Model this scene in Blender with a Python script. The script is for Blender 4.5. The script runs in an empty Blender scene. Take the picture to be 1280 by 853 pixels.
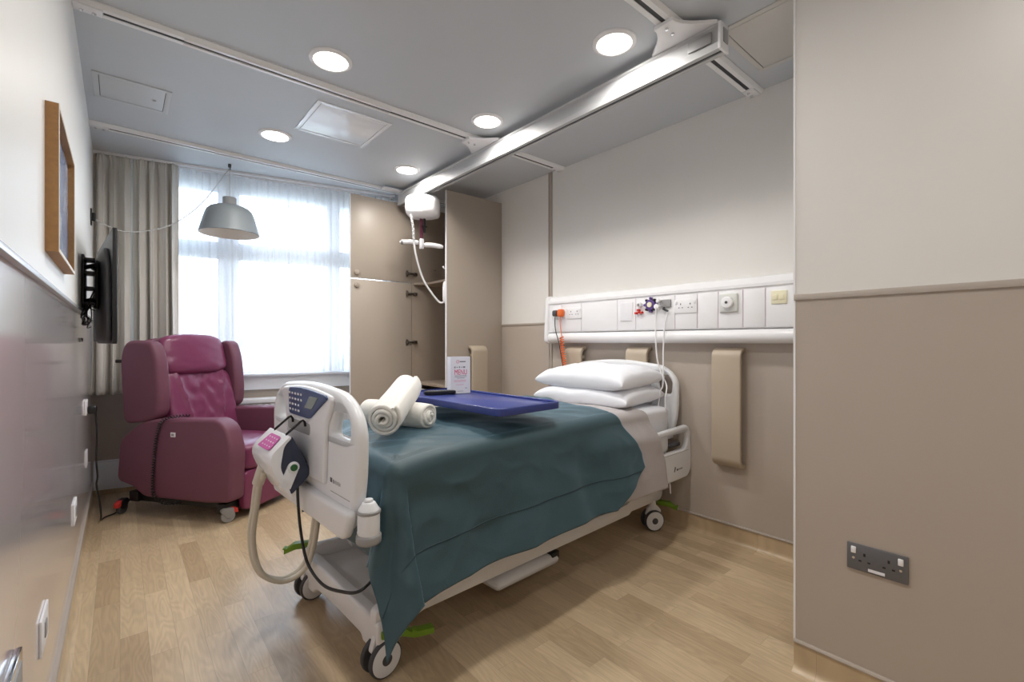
import bpy, bmesh, math, random
from mathutils import Vector, Matrix, noise
random.seed(7)
PI = math.pi
sc = bpy.context.scene
COL = sc.collection

# ------------------------------------------------------------------ materials
def lin(h):
    if isinstance(h, str):
        c = [int(h[i:i+2], 16) / 255 for i in (0, 2, 4)]
    else:
        c = [v / 255 for v in h]
    return tuple([(v / 12.92 if v <= .04045 else ((v + .055) / 1.055) ** 2.4) for v in c] + [1])

MATS = {}
def mat(name, col, rough=.5, metal=0, spec=.5, bump=0, bscale=40, var=0, vscale=3, sheen=0, coat=0, trans=0, emit=0, bdist=.002, stretch=None):
    if name in MATS: return MATS[name]
    m = bpy.data.materials.new(name); m.use_nodes = True
    nt = m.node_tree; b = nt.nodes['Principled BSDF']
    c = lin(col)
    b.inputs['Base Color'].default_value = c
    b.inputs['Roughness'].default_value = rough
    b.inputs['Metallic'].default_value = metal
    b.inputs['Specular IOR Level'].default_value = spec
    if sheen:
        b.inputs['Sheen Weight'].default_value = sheen; b.inputs['Sheen Roughness'].default_value = .4
    if coat: b.inputs['Coat Weight'].default_value = coat; b.inputs['Coat Roughness'].default_value = .15
    if trans: b.inputs['Transmission Weight'].default_value = trans
    if emit:
        b.inputs['Emission Color'].default_value = c; b.inputs['Emission Strength'].default_value = emit
    tc = nt.nodes.new('ShaderNodeTexCoord'); mp = nt.nodes.new('ShaderNodeMapping')
    nt.links.new(tc.outputs['Object'], mp.inputs['Vector'])
    if stretch: mp.inputs['Scale'].default_value = stretch
    nz = nt.nodes.new('ShaderNodeTexNoise'); nz.inputs['Scale'].default_value = vscale; nz.inputs['Detail'].default_value = 4
    nt.links.new(mp.outputs[0], nz.inputs['Vector'])
    v = var if var else .03
    mx = nt.nodes.new('ShaderNodeMix'); mx.data_type = 'RGBA'
    mx.inputs['A'].default_value = tuple([x * (1 - v) for x in c[:3]] + [1]); mx.inputs['B'].default_value = tuple([min(1, x * (1 + v)) for x in c[:3]] + [1])
    nt.links.new(nz.outputs['Fac'], mx.inputs['Factor']); nt.links.new(mx.outputs['Result'], b.inputs['Base Color'])
    if bump:
        n2 = nt.nodes.new('ShaderNodeTexNoise'); n2.inputs['Scale'].default_value = bscale; n2.inputs['Detail'].default_value = 5
        nt.links.new(mp.outputs[0], n2.inputs['Vector'])
        bp = nt.nodes.new('ShaderNodeBump'); bp.inputs['Strength'].default_value = bump; bp.inputs['Distance'].default_value = bdist
        nt.links.new(n2.outputs['Fac'], bp.inputs['Height']); nt.links.new(bp.outputs[0], b.inputs['Normal'])
    MATS[name] = m
    return m

M_ceil = mat('ceiling_paint', (196, 201, 206), .55, bump=.05)
M_wallup = mat('wall_paint', (228, 226, 222), .35, bump=.04, bscale=200)
M_left = mat('left_wall_paint', (236, 236, 234), .4, bump=.03, bscale=200)
M_taupe = mat('taupe_cladding', (182, 171, 160), .3, bump=.03, bscale=150)
M_gloss = mat('glossy_cladding', (228, 221, 223), .09, spec=.8, coat=.6, var=.03, vscale=1.5)
M_strip = mat('dado_strip', (176, 166, 156), .35)
M_silver = mat('silver_strip', (226, 228, 234), .25, metal=.4)
M_white = mat('white_gloss', (238, 238, 240), .25)
M_frame = mat('window_white', (236, 240, 246), .35)
M_rail = mat('rail_white', (236, 237, 238), .3)
M_dark = mat('black_plastic', (22, 22, 25), .4)
M_dgrey = mat('dark_grey', (74, 74, 78), .45)
M_grey = mat('mid_grey', (150, 150, 150), .45)
M_chrome = mat('chrome', (220, 222, 226), .12, metal=1)
M_bed = mat('bed_plastic', (228, 230, 233), .28, spec=.5)
M_bed2 = mat('bed_frame_paint', (226, 227, 229), .35)
M_tyre = mat('grey_tyre', (70, 71, 75), .6)
M_socket = mat('socket_grey', (98, 98, 101), .4)
M_green = mat('green_pedal', (104, 140, 22), .45)
M_navy = mat('navy_plastic', (44, 52, 72), .4)
M_panelblue = mat('control_blue', (44, 66, 112), .35)
M_screen = mat('lcd_grey', (128, 140, 138), .25)
M_pink = mat('pink_keypad', (196, 92, 162), .4)
M_blanket = mat('teal_blanket', (49, 74, 81), .5, sheen=.45, bump=.35, bscale=180, var=.10, vscale=5, bdist=.0015)
MATS['teal_blanket'].node_tree.nodes['Principled BSDF'].inputs['Sheen Tint'].default_value = (.45, .75, 1, 1)  # blue sheen tint stands in for window light on the blanket's top
M_lilac = mat('lilac_sheet', (176, 170, 170), .6, sheen=.2, bump=.3, bscale=60, bdist=.003, var=.05)
M_linen = mat('white_linen', (232, 234, 240), .75, bump=.3, bscale=25, bdist=.004)
M_towel = mat('towel_terry', (236, 234, 228), .95, sheen=.4, bump=.6, bscale=260, bdist=.003, var=.05, vscale=30)
M_traybl = mat('tray_blue', (52, 66, 136), .3, coat=.2, var=.05, vscale=80)
M_leather = mat('magenta_leather', (122, 54, 88), .3, bump=.35, bscale=9, bdist=.008, var=.08)
M_vinyl = mat('burgundy_vinyl', (112, 66, 84), .55, bump=.3, bscale=300, bdist=.001, var=.05, vscale=12)
M_wood = mat('oak_frame', (166, 124, 78), .5, var=.25, vscale=6, stretch=(12, 1.2, 12), bump=.15)
M_curt = mat('grey_curtain', (216, 213, 207), .85, sheen=.2, bump=.3, bscale=400, var=.05, bdist=.001)
M_lampgrey = mat('lamp_grey', (128, 135, 139), .5)
M_lampin = mat('lamp_inside', (232, 224, 214), .5)
M_cream = mat('cream_pad', (180, 166, 147), .45)
M_ward = mat('wardrobe_taupe', (172, 160, 147), .4, var=.02)
M_wardin = mat('wardrobe_inside', (160, 146, 132), .45)
M_orange = mat('orange_plug', (226, 110, 50), .45)
M_red = mat('red_plastic', (206, 58, 52), .45)
M_card = mat('white_card', (232, 232, 236), .5)
M_inkgrey = mat('ink_grey', (130, 130, 140), .6)
M_inkpink = mat('ink_pink', (212, 60, 110), .6)
M_inkpale = mat('ink_pale', (205, 195, 205), .6)
M_purple = mat('purple_plastic', (90, 66, 130), .5)
M_yellow = mat('yellow_plastic', (236, 231, 200), .5)
M_hose = mat('cream_hose', (206, 200, 186), .5)
M_strap = mat('maroon_strap', (110, 50, 74), .7)
M_brass = mat('hinge_metal', (120, 112, 104), .3, metal=.9)
M_slot = mat('slot_dark', (56, 58, 62), .6)
M_leaf = mat('pale_leaves', (168, 178, 160), .8, var=.4, vscale=3)
M_bark = mat('bark', (88, 74, 60), .9, var=.3)
M_lawn = mat('paving', (150, 150, 146), .9, var=.2)

# floor: light oak vinyl planks running along Y
def floor_mat():
    m = bpy.data.materials.new('oak_planks'); m.use_nodes = True; nt = m.node_tree; N = nt.nodes.new; L = nt.links.new
    b = nt.nodes['Principled BSDF']
    tc = N('ShaderNodeTexCoord'); mp = N('ShaderNodeMapping'); mp.inputs['Rotation'].default_value = (0, 0, PI/2)
    L(tc.outputs['Object'], mp.inputs['Vector'])
    br = N('ShaderNodeTexBrick'); br.offset = .37; br.inputs['Scale'].default_value = 1
    br.inputs['Brick Width'].default_value = .56; br.inputs['Row Height'].default_value = .088
    br.inputs['Mortar Size'].default_value = .0008; br.inputs['Mortar Smooth'].default_value = 1; br.inputs['Bias'].default_value = 0
    br.inputs['Color1'].default_value = lin((206, 184, 152)); br.inputs['Color2'].default_value = lin((180, 157, 126)); br.inputs['Mortar'].default_value = lin((150, 133, 112))
    L(mp.outputs[0], br.inputs['Vector'])
    mp2 = N('ShaderNodeMapping'); mp2.inputs['Scale'].default_value = (40, 2.2, 1)
    L(tc.outputs['Object'], mp2.inputs['Vector'])
    g = N('ShaderNodeTexNoise'); g.inputs['Scale'].default_value = 2.2; g.inputs['Detail'].default_value = 8; g.inputs['Roughness'].default_value = .65; g.inputs['Distortion'].default_value = .6
    # shift the grain per plank
    sp = N('ShaderNodeVectorMath'); sp.operation = 'MULTIPLY_ADD'; sp.inputs[1].default_value = (40, 40, 40)
    L(br.outputs['Color'], sp.inputs[0]); L(mp2.outputs[0], sp.inputs[2]); L(sp.outputs[0], g.inputs['Vector'])
    wv = N('ShaderNodeTexNoise'); wv.inputs['Scale'].default_value = 1.0; wv.inputs['Detail'].default_value = 1.5; wv.inputs['Roughness'].default_value = .4
    mp3 = N('ShaderNodeMapping'); mp3.inputs['Scale'].default_value = (15, 2.2, 1)
    L(tc.outputs['Object'], mp3.inputs['Vector'])
    sp2 = N('ShaderNodeVectorMath'); sp2.operation = 'MULTIPLY_ADD'; sp2.inputs[1].default_value = (60, 60, 0)
    L(br.outputs['Color'], sp2.inputs[0]); L(mp3.outputs[0], sp2.inputs[2]); L(sp2.outputs[0], wv.inputs['Vector'])
    r1 = N('ShaderNodeMapRange'); r1.inputs['From Min'].default_value = .25; r1.inputs['From Max'].default_value = .75; r1.inputs['To Min'].default_value = .86; r1.inputs['To Max'].default_value = 1.08
    L(g.outputs['Fac'], r1.inputs['Value'])
    r2 = N('ShaderNodeMapRange'); r2.inputs['From Min'].default_value = -1; r2.inputs['To Min'].default_value = .93; r2.inputs['To Max'].default_value = 1.035
    k1 = N('ShaderNodeMath'); k1.operation = 'MULTIPLY'; k1.inputs[1].default_value = 75; L(wv.outputs['Fac'], k1.inputs[0])
    k2 = N('ShaderNodeMath'); k2.operation = 'SINE'; L(k1.outputs[0], k2.inputs[0]); L(k2.outputs[0], r2.inputs['Value'])
    mu = N('ShaderNodeMath'); mu.operation = 'MULTIPLY'; L(r1.outputs[0], mu.inputs[0]); L(r2.outputs[0], mu.inputs[1])
    vm = N('ShaderNodeVectorMath'); vm.operation = 'SCALE'; L(br.outputs['Color'], vm.inputs[0]); L(mu.outputs[0], vm.inputs['Scale'])
    L(vm.outputs[0], b.inputs['Base Color'])
    b.inputs['Roughness'].default_value = .33; b.inputs['Specular IOR Level'].default_value = .45
    bp = N('ShaderNodeBump'); bp.inputs['Strength'].default_value = .12; bp.inputs['Distance'].default_value = .002
    L(mu.outputs[0], bp.inputs['Height']); L(bp.outputs[0], b.inputs['Normal'])
    return m
M_floor = floor_mat()

def sheer_mat():
    m = bpy.data.materials.new('sheer_voile'); m.use_nodes = True; nt = m.node_tree; N = nt.nodes.new; L = nt.links.new
    for n in list(nt.nodes): nt.nodes.remove(n)
    o = N('ShaderNodeOutputMaterial'); tr = N('ShaderNodeBsdfTransparent'); tl = N('ShaderNodeBsdfTranslucent'); df = N('ShaderNodeBsdfDiffuse')
    tl.inputs['Color'].default_value = (.95, .95, .96, 1); df.inputs['Color'].default_value = (.9, .92, .94, 1)
    a = N('ShaderNodeMixShader'); a.inputs[0].default_value = .3; L(tl.outputs[0], a.inputs[1]); L(df.outputs[0], a.inputs[2])
    tc = N('ShaderNodeTexCoord'); nz = N('ShaderNodeTexNoise'); nz.inputs['Scale'].default_value = 60
    L(tc.outputs['Object'], nz.inputs['Vector'])
    mr = N('ShaderNodeMapRange'); mr.inputs['To Min'].default_value = .66; mr.inputs['To Max'].default_value = .78; L(nz.outputs['Fac'], mr.inputs['Value'])
    b = N('ShaderNodeMixShader'); L(mr.outputs[0], b.inputs[0]); L(tr.outputs[0], b.inputs[1]); L(a.outputs[0], b.inputs[2])
    L(b.outputs[0], o.inputs[0]); return m
M_sheer = sheer_mat()

def glass_mat():
    m = bpy.data.materials.new('window_glass'); m.use_nodes = True; nt = m.node_tree; N = nt.nodes.new; L = nt.links.new
    for n in list(nt.nodes): nt.nodes.remove(n)
    o = N('ShaderNodeOutputMaterial'); tr = N('ShaderNodeBsdfTransparent'); gl = N('ShaderNodeBsdfGlossy'); gl.inputs['Roughness'].default_value = .02
    fr = N('ShaderNodeFresnel'); fr.inputs['IOR'].default_value = 1.45
    b = N('ShaderNodeMixShader'); L(fr.outputs[0], b.inputs[0]); L(tr.outputs[0], b.inputs[1]); L(gl.outputs[0], b.inputs[2]); L(b.outputs[0], o.inputs[0]); return m
M_glass = glass_mat()

def art_mat():
    m = bpy.data.materials.new('blue_print'); m.use_nodes = True; nt = m.node_tree; N = nt.nodes.new; L = nt.links.new
    b = nt.nodes['Principled BSDF']; tc = N('ShaderNodeTexCoord'); nz = N('ShaderNodeTexNoise'); nz.inputs['Scale'].default_value = 4; nz.inputs['Detail'].default_value = 5; nz.inputs['Distortion'].default_value = 1
    L(tc.outputs['Object'], nz.inputs['Vector']); cr = N('ShaderNodeValToRGB')
    e = cr.color_ramp.elements; e[0].position = .3; e[0].color = lin((110, 142, 196)); e[1].position = .7; e[1].color = lin((226, 234, 246))  # print blues, lightened to stand in for a bright reflection
    x = cr.color_ramp.elements.new(.5); x.color = lin((140, 168, 206))
    L(nz.outputs['Fac'], cr.inputs[0]); L(cr.outputs[0], b.inputs['Base Color']); b.inputs['Roughness'].default_value = .15
    return m
M_art = art_mat()

def lamp_mat(name, col, s):
    m = bpy.data.materials.new(name); m.use_nodes = True; nt = m.node_tree; b = nt.nodes['Principled BSDF']
    b.inputs['Base Color'].default_value = (.9, .9, .9, 1); b.inputs['Emission Color'].default_value = col; b.inputs['Emission Strength'].default_value = s
    return m
M_lamp = lamp_mat('led_diffuser', (1, .93, .84, 1), 9)

# ------------------------------------------------------------------ mesh builder
def fr(o, u, v):                      # matrix from an origin and two axes
    u = Vector(u).normalized(); v = Vector(v).normalized(); w = u.cross(v).normalized()
    m = Matrix.Identity(4)
    for i in range(3): m[i][0] = u[i]; m[i][1] = v[i]; m[i][2] = w[i]; m[i][3] = o[i]
    return m

def round_poly(pts, r, n=5):
    out = []; L = len(pts)
    for i in range(L):
        p = Vector(pts[i][:2]); a = Vector(pts[i-1][:2]); b = Vector(pts[(i+1) % L][:2])
        rr = pts[i][2] if len(pts[i]) > 2 else r
        da = (a-p); db = (b-p)
        d = min(rr, da.length*.48, db.length*.48)
        if d < 1e-5: out.append(tuple(p)); continue
        p0 = p + da.normalized()*d; p1 = p + db.normalized()*d
        for k in range(n+1):
            t = k/n; q = p0*(1-t)**2 + p*2*t*(1-t) + p1*t*t; out.append((q.x, q.y))
    return out

class MB:
    def __init__(s): s.bm = bmesh.new(); s.mats = []
    def mi(s, m):
        if m not in s.mats: s.mats.append(m)
        return s.mats.index(m)
    def _merge(s, bm2, M=None, m=None):
        if M is not None: bm2.transform(M)
        me = bpy.data.meshes.new('t'); bm2.to_mesh(me); bm2.free()
        n0 = len(s.bm.faces); s.bm.from_mesh(me); bpy.data.meshes.remove(me)
        s.bm.faces.ensure_lookup_table(); k = s.mi(m)
        for f in s.bm.faces[n0:]: f.material_index = k
        return s
    def box(s, c, d, M=None, bev=0, seg=2, m=None, rz=0):
        b = bmesh.new(); bmesh.ops.create_cube(b, size=1)
        bmesh.ops.scale(b, vec=d, verts=b.verts)
        if bev: bmesh.ops.bevel(b, geom=b.edges[:], offset=bev, segments=seg, affect='EDGES', profile=.5, clamp_overlap=True)
        if rz: b.transform(Matrix.Rotation(rz, 4, 'Z'))
        b.transform(Matrix.Translation(c)); return s._merge(b, M, m)
    def bb(s, lo, hi, **k):
        return s.box([(a+b)/2 for a, b in zip(lo, hi)], [abs(b-a) for a, b in zip(lo, hi)], **k)
    def cyl(s, p0, p1, r, r2=None, n=24, bev=0, M=None, m=None):
        p0 = Vector(p0); p1 = Vector(p1); d = p1-p0
        b = bmesh.new(); bmesh.ops.create_cone(b, cap_ends=True, segments=n, radius1=r, radius2=r if r2 is None else r2, depth=d.length)
        if bev:
            es = [e for e in b.edges if abs(e.verts[0].co.z-e.verts[1].co.z) < 1e-6]
            bmesh.ops.bevel(b, geom=es, offset=bev, segments=3, affect='EDGES', profile=.5)
        q = Vector((0, 0, 1)).rotation_difference(d.normalized())
        b.transform(Matrix.Translation((p0+p1)/2) @ q.to_matrix().to_4x4()); return s._merge(b, M, m)
    def tube(s, pts, r, n=8, M=None, m=None, closed=False):
        b = bmesh.new(); P = [Vector(p) for p in pts]; L = len(P); rings = []; up = None
        for i in range(L):
            if closed: t = P[(i+1) % L]-P[i-1]
            else: t = (P[min(i+1, L-1)]-P[max(i-1, 0)])
            t = t.normalized() if t.length > 1e-9 else Vector((0, 0, 1))
            if up is None:
                up = Vector((0, 0, 1)) if abs(t.z) < .9 else Vector((1, 0, 0))
            x = up - t*up.dot(t)
            if x.length < 1e-6: x = t.orthogonal()
            x.normalize(); up = x; y = t.cross(x)
            rr = r[i] if isinstance(r, (list, tuple)) else r
            rings.append([b.verts.new(P[i]+x*rr*math.cos(2*PI*k/n)+y*rr*math.sin(2*PI*k/n)) for k in range(n)])
        for i in range(L if closed else L-1):
            A = rings[i]; B = rings[(i+1) % L]
            for k in range(n): b.faces.new((A[k], A[(k+1) % n], B[(k+1) % n], B[k]))
        if not closed: b.faces.new(rings[0][::-1]); b.faces.new(rings[-1])
        return s._merge(b, M, m)
    def lathe(s, prof, o=(0, 0, 0), n=40, M=None, m=None):
        b = bmesh.new(); rings = []
        for r, z in prof:
            rings.append([b.verts.new((r*math.cos(2*PI*k/n), r*math.sin(2*PI*k/n), z)) for k in range(n)] if r > 1e-6 else [b.verts.new((0, 0, z))])
        for A, B in zip(rings, rings[1:]):
            for k in range(n):
                q = [A[k % len(A)], A[(k+1) % len(A)], B[(k+1) % len(B)], B[k % len(B)]]
                u = []
                for v in q:
                    if v not in u: u.append(v)
                if len(u) > 2: b.faces.new(u)
        b.transform(Matrix.Translation(o)); return s._merge(b, M, m)
    def prism(s, poly, w, M=None, bev=0, seg=2, m=None, z0=0):
        b = bmesh.new(); vs = [b.verts.new((p[0], p[1], z0)) for p in poly]; f = b.faces.new(vs)
        r = bmesh.ops.extrude_face_region(b, geom=[f]); nv = [g for g in r['geom'] if isinstance(g, bmesh.types.BMVert)]
        bmesh.ops.translate(b, vec=(0, 0, w), verts=nv)
        bmesh.ops.recalc_face_normals(b, faces=b.faces)
        if bev:
            es = [e for e in b.edges if abs(e.verts[0].co.z-e.verts[1].co.z) < 1e-6]
            bmesh.ops.bevel(b, geom=es, offset=bev, segments=seg, affect='EDGES', profile=.5, clamp_overlap=True)
        return s._merge(b, M, m)
    def grid(s, fn, nu, nv, M=None, m=None, wrap=False):
        b = bmesh.new(); V = [[b.verts.new(fn(i/nu, j/nv)) for j in range(nv+1)] for i in range(nu+1)]
        for i in range(nu):
            for j in range(nv): b.faces.new((V[i][j], V[i+1][j], V[i+1][j+1], V[i][j+1]))
        return s._merge(b, M, m)
    def rbox(s, c, d, e=5, n=10, M=None, m=None, fn=None, R=None):   # soft rounded block
        b = bmesh.new(); bmesh.ops.create_cube(b, size=2); bmesh.ops.subdivide_edges(b, edges=b.edges[:], cuts=n, use_grid_fill=True)
        for v in b.verts:
            p = v.co; k = (abs(p.x)**e+abs(p.y)**e+abs(p.z)**e)**(-1/e); q = p*k
            v.co = Vector((q.x*d[0]/2, q.y*d[1]/2, q.z*d[2]/2))
            if fn: v.co += Vector(fn(q, v.co))
        if R is not None: b.transform(R)
        b.transform(Matrix.Translation(c)); return s._merge(b, M, m)
    def plate(s, outlines, w, bev=.01, res=3, M=None, m=None):       # flat shape with holes and rounded rims, centred on its plane
        b = bmesh.new(); steps = res+2; caps = {1: [], -1: []}; loops = []
        for oi, pts in enumerate(outlines):
            P = [Vector(p[:2]) for p in pts]
            Q = [P[0]]
            for p in P[1:]:
                if (p-Q[-1]).length > 1e-4: Q.append(p)
            if (Q[0]-Q[-1]).length < 1e-4: Q.pop()
            P = Q; n = len(P)
            A = sum(P[k].x*P[(k+1) % n].y-P[(k+1) % n].x*P[k].y for k in range(n))
            if (A < 0) == (oi == 0): P.reverse()      # outer ccw, holes cw: the left side is always material
            N = []
            for k in range(n):
                t = (P[(k+1) % n]-P[k]).normalized()+(P[k]-P[k-1]).normalized(); t.normalize(); N.append(Vector((-t.y, t.x)))
            loops.append(P); rows = []
            for sg in (-1, 1):
                rr = []
                for k in range(steps):
                    a = k/(steps-1)*PI/2; ins = bev*(1-math.cos(a)); z = sg*(w/2-bev+bev*math.sin(a))
                    rr.append([b.verts.new((P[i].x+N[i].x*ins, P[i].y+N[i].y*ins, z)) for i in range(n)])
                rows.append(rr)
                caps[sg].append(rr[-1])
            seq = rows[0][::-1]+rows[1]
            for Ra, Rb in zip(seq, seq[1:]):
                for k in range(n): b.faces.new((Ra[k], Ra[(k+1) % n], Rb[(k+1) % n], Rb[k]))
        from mathutils.geometry import tessellate_polygon
        T = tessellate_polygon([[Vector((p.x, p.y, 0)) for p in q] for q in loops])
        for sg in (-1, 1):
            flat = [v for ring in caps[sg] for v in ring]
            for tr in T:
                try: b.faces.new([flat[q] for q in tr])
                except ValueError: pass
        bmesh.ops.recalc_face_normals(b, faces=b.faces)
        return s._merge(b, M, m)
    def text(s, body, size, M=None, m=None, depth=.0006, ax='CENTER'):
        cu = bpy.data.curves.new('f', 'FONT'); cu.body = body; cu.size = size; cu.extrude = depth; cu.align_x = ax; cu.align_y = 'CENTER'
        o = bpy.data.objects.new('f', cu); COL.objects.link(o); dg = bpy.context.evaluated_depsgraph_get()
        me = bpy.data.meshes.new_from_object(o.evaluated_get(dg)); bpy.data.objects.remove(o); bpy.data.curves.remove(cu)
        b = bmesh.new(); b.from_mesh(me); bpy.data.meshes.remove(me); return s._merge(b, M, m)

def spline(pts, n=8):                 # Catmull-Rom through the points
    P = [Vector(p) for p in pts]; out = []
    for i in range(len(P)-1):
        a = P[max(i-1, 0)]; b = P[i]; c = P[i+1]; d = P[min(i+2, len(P)-1)]
        for k in range(n):
            t = k/n; out.append(.5*((2*b)+(c-a)*t+(2*a-5*b+4*c-d)*t*t+(3*b-a-3*c+d)*t**3))
    out.append(P[-1]); return out

def helix(path, R, pitch, per=8):     # coiled lead along a path
    P = [Vector(p) for p in path]; seg = [0]
    for a, b in zip(P, P[1:]): seg.append(seg[-1]+(b-a).length)
    L = seg[-1]; n = int(L/pitch*per); out = []
    for i in range(n+1):
        d = L*i/n; k = 0
        while k < len(seg)-2 and seg[k+1] < d: k += 1
        t = (d-seg[k])/max(seg[k+1]-seg[k], 1e-9); p = P[k].lerp(P[k+1], t); T = (P[k+1]-P[k]).normalized()
        x = T.orthogonal().normalized() if abs(T.z) < .2 else (Vector((1, 0, 0))-T*T.x).normalized(); y = T.cross(x); a = 2*PI*i/per
        out.append(p+x*R*math.cos(a)+y*R*math.sin(a))
    return out

def mk(name, mb, m, parent=None, M=None, ang=35, flat=False):
    me = bpy.data.meshes.new(name)
    if M is not None: mb.bm.transform(M)
    bmesh.ops.recalc_face_normals(mb.bm, faces=mb.bm.faces) if not flat else None
    mb.bm.to_mesh(me); mb.bm.free()
    if mb.mats:
        for x in mb.mats: me.materials.append(x if x is not None else m)
    else: me.materials.append(m)
    for p in me.polygons: p.use_smooth = True
    me.set_sharp_from_angle(angle=math.radians(ang))
    o = bpy.data.objects.new(name, me); COL.objects.link(o)
    if parent is not None: o.parent = parent
    return o

def tag(o, label, cat, group=None, kind=None):
    if kind: o['kind'] = kind
    if label: o['label'] = label
    if cat: o['category'] = cat
    if group: o['group'] = group
    return o
def thing(name, label, cat, loc=(0, 0, 0), rz=0, group=None):
    o = bpy.data.objects.new(name, None); COL.objects.link(o); o.empty_display_size = .05
    o.location = loc; o.rotation_euler = (0, 0, rz)
    return tag(o, label, cat, group)
def W2L(root):
    M = Matrix.Identity(4); o = root
    while o is not None:
        M = Matrix.Translation(o.location) @ o.rotation_euler.to_matrix().to_4x4() @ M; o = o.parent
    return M.inverted()
def wp(name, mb, m, root, **k): return mk(name, mb, m, root, M=W2L(root), **k)      # part given in world coordinates
def struct(name, mb, m, label=None):
    o = mk(name, mb, m); o['kind'] = 'structure'
    o['label'] = label or name.replace('_', ' ')
    return o
def rename(root, src, labels=None): pass
def dup(root, loc, rz=None, label=None, group=None):
    r = root.copy(); COL.objects.link(r); r.location = loc
    if rz is not None: r.rotation_euler = (0, 0, rz)
    if label: r['label'] = label
    if group: r['group'] = group
    for ch in list(root.children):
        c = ch.copy(); COL.objects.link(c); c.parent = r
        for g in list(ch.children):
            d = g.copy(); COL.objects.link(d); d.parent = c
    return r

# ------------------------------------------------------------------ room shell
CZ = 2.64; XL = -.155; XH = 2.80; XF = 1.897; YF = .632; YB = -2.3
WA = math.atan2(-.40, 1.885)                     # the window wall stands at an angle
def WM(): return Matrix.Translation((XL, 4.87, 0)) @ Matrix.Rotation(WA, 4, 'Z')   # x along wall, y outwards
MW = WM()

struct('floor', MB().bb((-.4, YB-.1, -.1), (3.0, 5.2, 0)), M_floor, 'light oak plank floor')
struct('ceiling', MB().bb((-.4, YB-.1, CZ), (3.0, 5.2, CZ+.1)), M_ceil, 'pale grey ceiling')
w = MB(); w.bb((XL-.12, YB, 1.36), (XL, 5.0, CZ), m=M_left); w.bb((XL-.12, YB, 0), (XL-.012, 5.0, 1.36), m=M_gloss)
struct('wall_left', w, M_left, 'white left wall above glossy grey cladding')
w = MB(); w.bb((XH, YF, 1.36), (XH+.1, 4.5, CZ), m=M_wallup); w.bb((XH, YF, 0), (XH+.1, 4.5, 1.36), m=M_taupe)
struct('wall_right', w, M_wallup, 'pale wall behind the bed above taupe cladding')
w = MB(); w.bb((XF, YB, 1.36), (XH+.1, YF, CZ), m=M_wallup); w.bb((XF, YB, 0), (XH+.1, YF, 1.36), m=M_taupe)
struct('wall_front', w, M_wallup, 'nearest wall at the right, pale above taupe cladding')
w = MB(); w.bb((XL-.1, YB-.1, 0), (XF+.1, YB, CZ))
struct('wall_back', w, M_wallup, 'plain wall behind the viewer')
T0, T1, TZ0, TZ1 = .30, 2.30, .88, 2.56
w = MB(); TE = 3.12
w.bb((-.2, 0, 0), (TE, .12, TZ0), M=MW, m=M_taupe); w.bb((-.2, 0, TZ0), (T0, .12, CZ), M=MW, m=M_left); w.bb((T1, 0, TZ0), (TE, .12, CZ), M=MW, m=M_left)
w.bb((T0, 0, TZ1), (T1, .12, CZ), M=MW, m=M_left)
struct('wall_window', w, M_left, 'angled window wall, taupe below the sill')
# coved vinyl skirting with capping strips
def cove(p0, p1, n, name):
    p0 = Vector(p0); p1 = Vector(p1); n = Vector(n); d = (p1-p0); L = d.length; M = fr(p0, n, (0, 0, 1))
    poly = [(0, 0), (.032, 0), (.022, .004), (.013, .011), (.008, .02), (.006, .032), (.006, .098), (0, .098)]
    b = MB(); mm = M.copy()
    if M.col[2].xyz.dot(d) < 0: mm = fr(p1, n, (0, 0, 1))
    b.prism(poly, L, M=mm, m=M_floor)
    b.prism([(0, .098), (.010, .098), (.012, .104), (.009, .110), (0, .110)], L, M=mm, m=M_strip)
    return struct(name, b, M_floor, 'wood vinyl upturn with taupe capping strip')
cove((XL-.012, YB, 0), (XL-.012, 4.87, 0), (1, 0, 0), 'baseboard_left')
cove((XH, YF, 0), (XH, 3.46, 0), (-1, 0, 0), 'baseboard_right')
cove((XF, YB, 0), (XF, YF, 0), (-1, 0, 0), 'baseboard_front')
b = MB(); b.prism([(0, .04), (-.02, .04), (-.02, .235), (-.012, .25), (-.014, .262), (0, .268)], TE, M=MW @ fr((0, 0, 0), (0, 1, 0), (0, 0, 1)), m=M_frame)
b.bb((0, -.012, 0), (TE, 0, .045), M=MW, m=M_floor)
struct('baseboard_window', b, M_frame, 'tall white skirting under the window')
# dado strips and joints
b = MB(); b.bb((XL-.012, YB, 1.357), (XL+.003, 4.86, 1.371), bev=.002)
struct('trim_left', b, M_silver, 'silver strip along the top of the glossy cladding')
b = MB(); b.bb((XH-.007, 2.83, 1.350), (XH+.002, 3.46, 1.368), bev=.002); struct('trim_right', b, M_strip, 'taupe dado strip beside the wardrobe')
b = MB(); b.bb((XF-.007, YB, 1.352), (XF+.002, YF, 1.374), bev=.002); struct('trim_front', b, M_strip, 'taupe dado strip on the nearest wall')
b = MB(); b.bb((XF-.002, YF-.004, .10), (XF+.012, YF+.003, CZ)); struct('trim_corner', b, M_white, 'white corner bead of the nearest wall')
b = MB(); b.bb((XH-.004, 2.785, .11), (XH+.002, 2.815, CZ)); b.bb((XH-.010, 2.812, .11), (XH+.002, 2.820, CZ)); b.bb((XH-.010, 2.780, .11), (XH+.002, 2.788, CZ))
struct('trim_joint', b, M_strip, 'vertical joint strip in the wall left of the bedhead unit')

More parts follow.
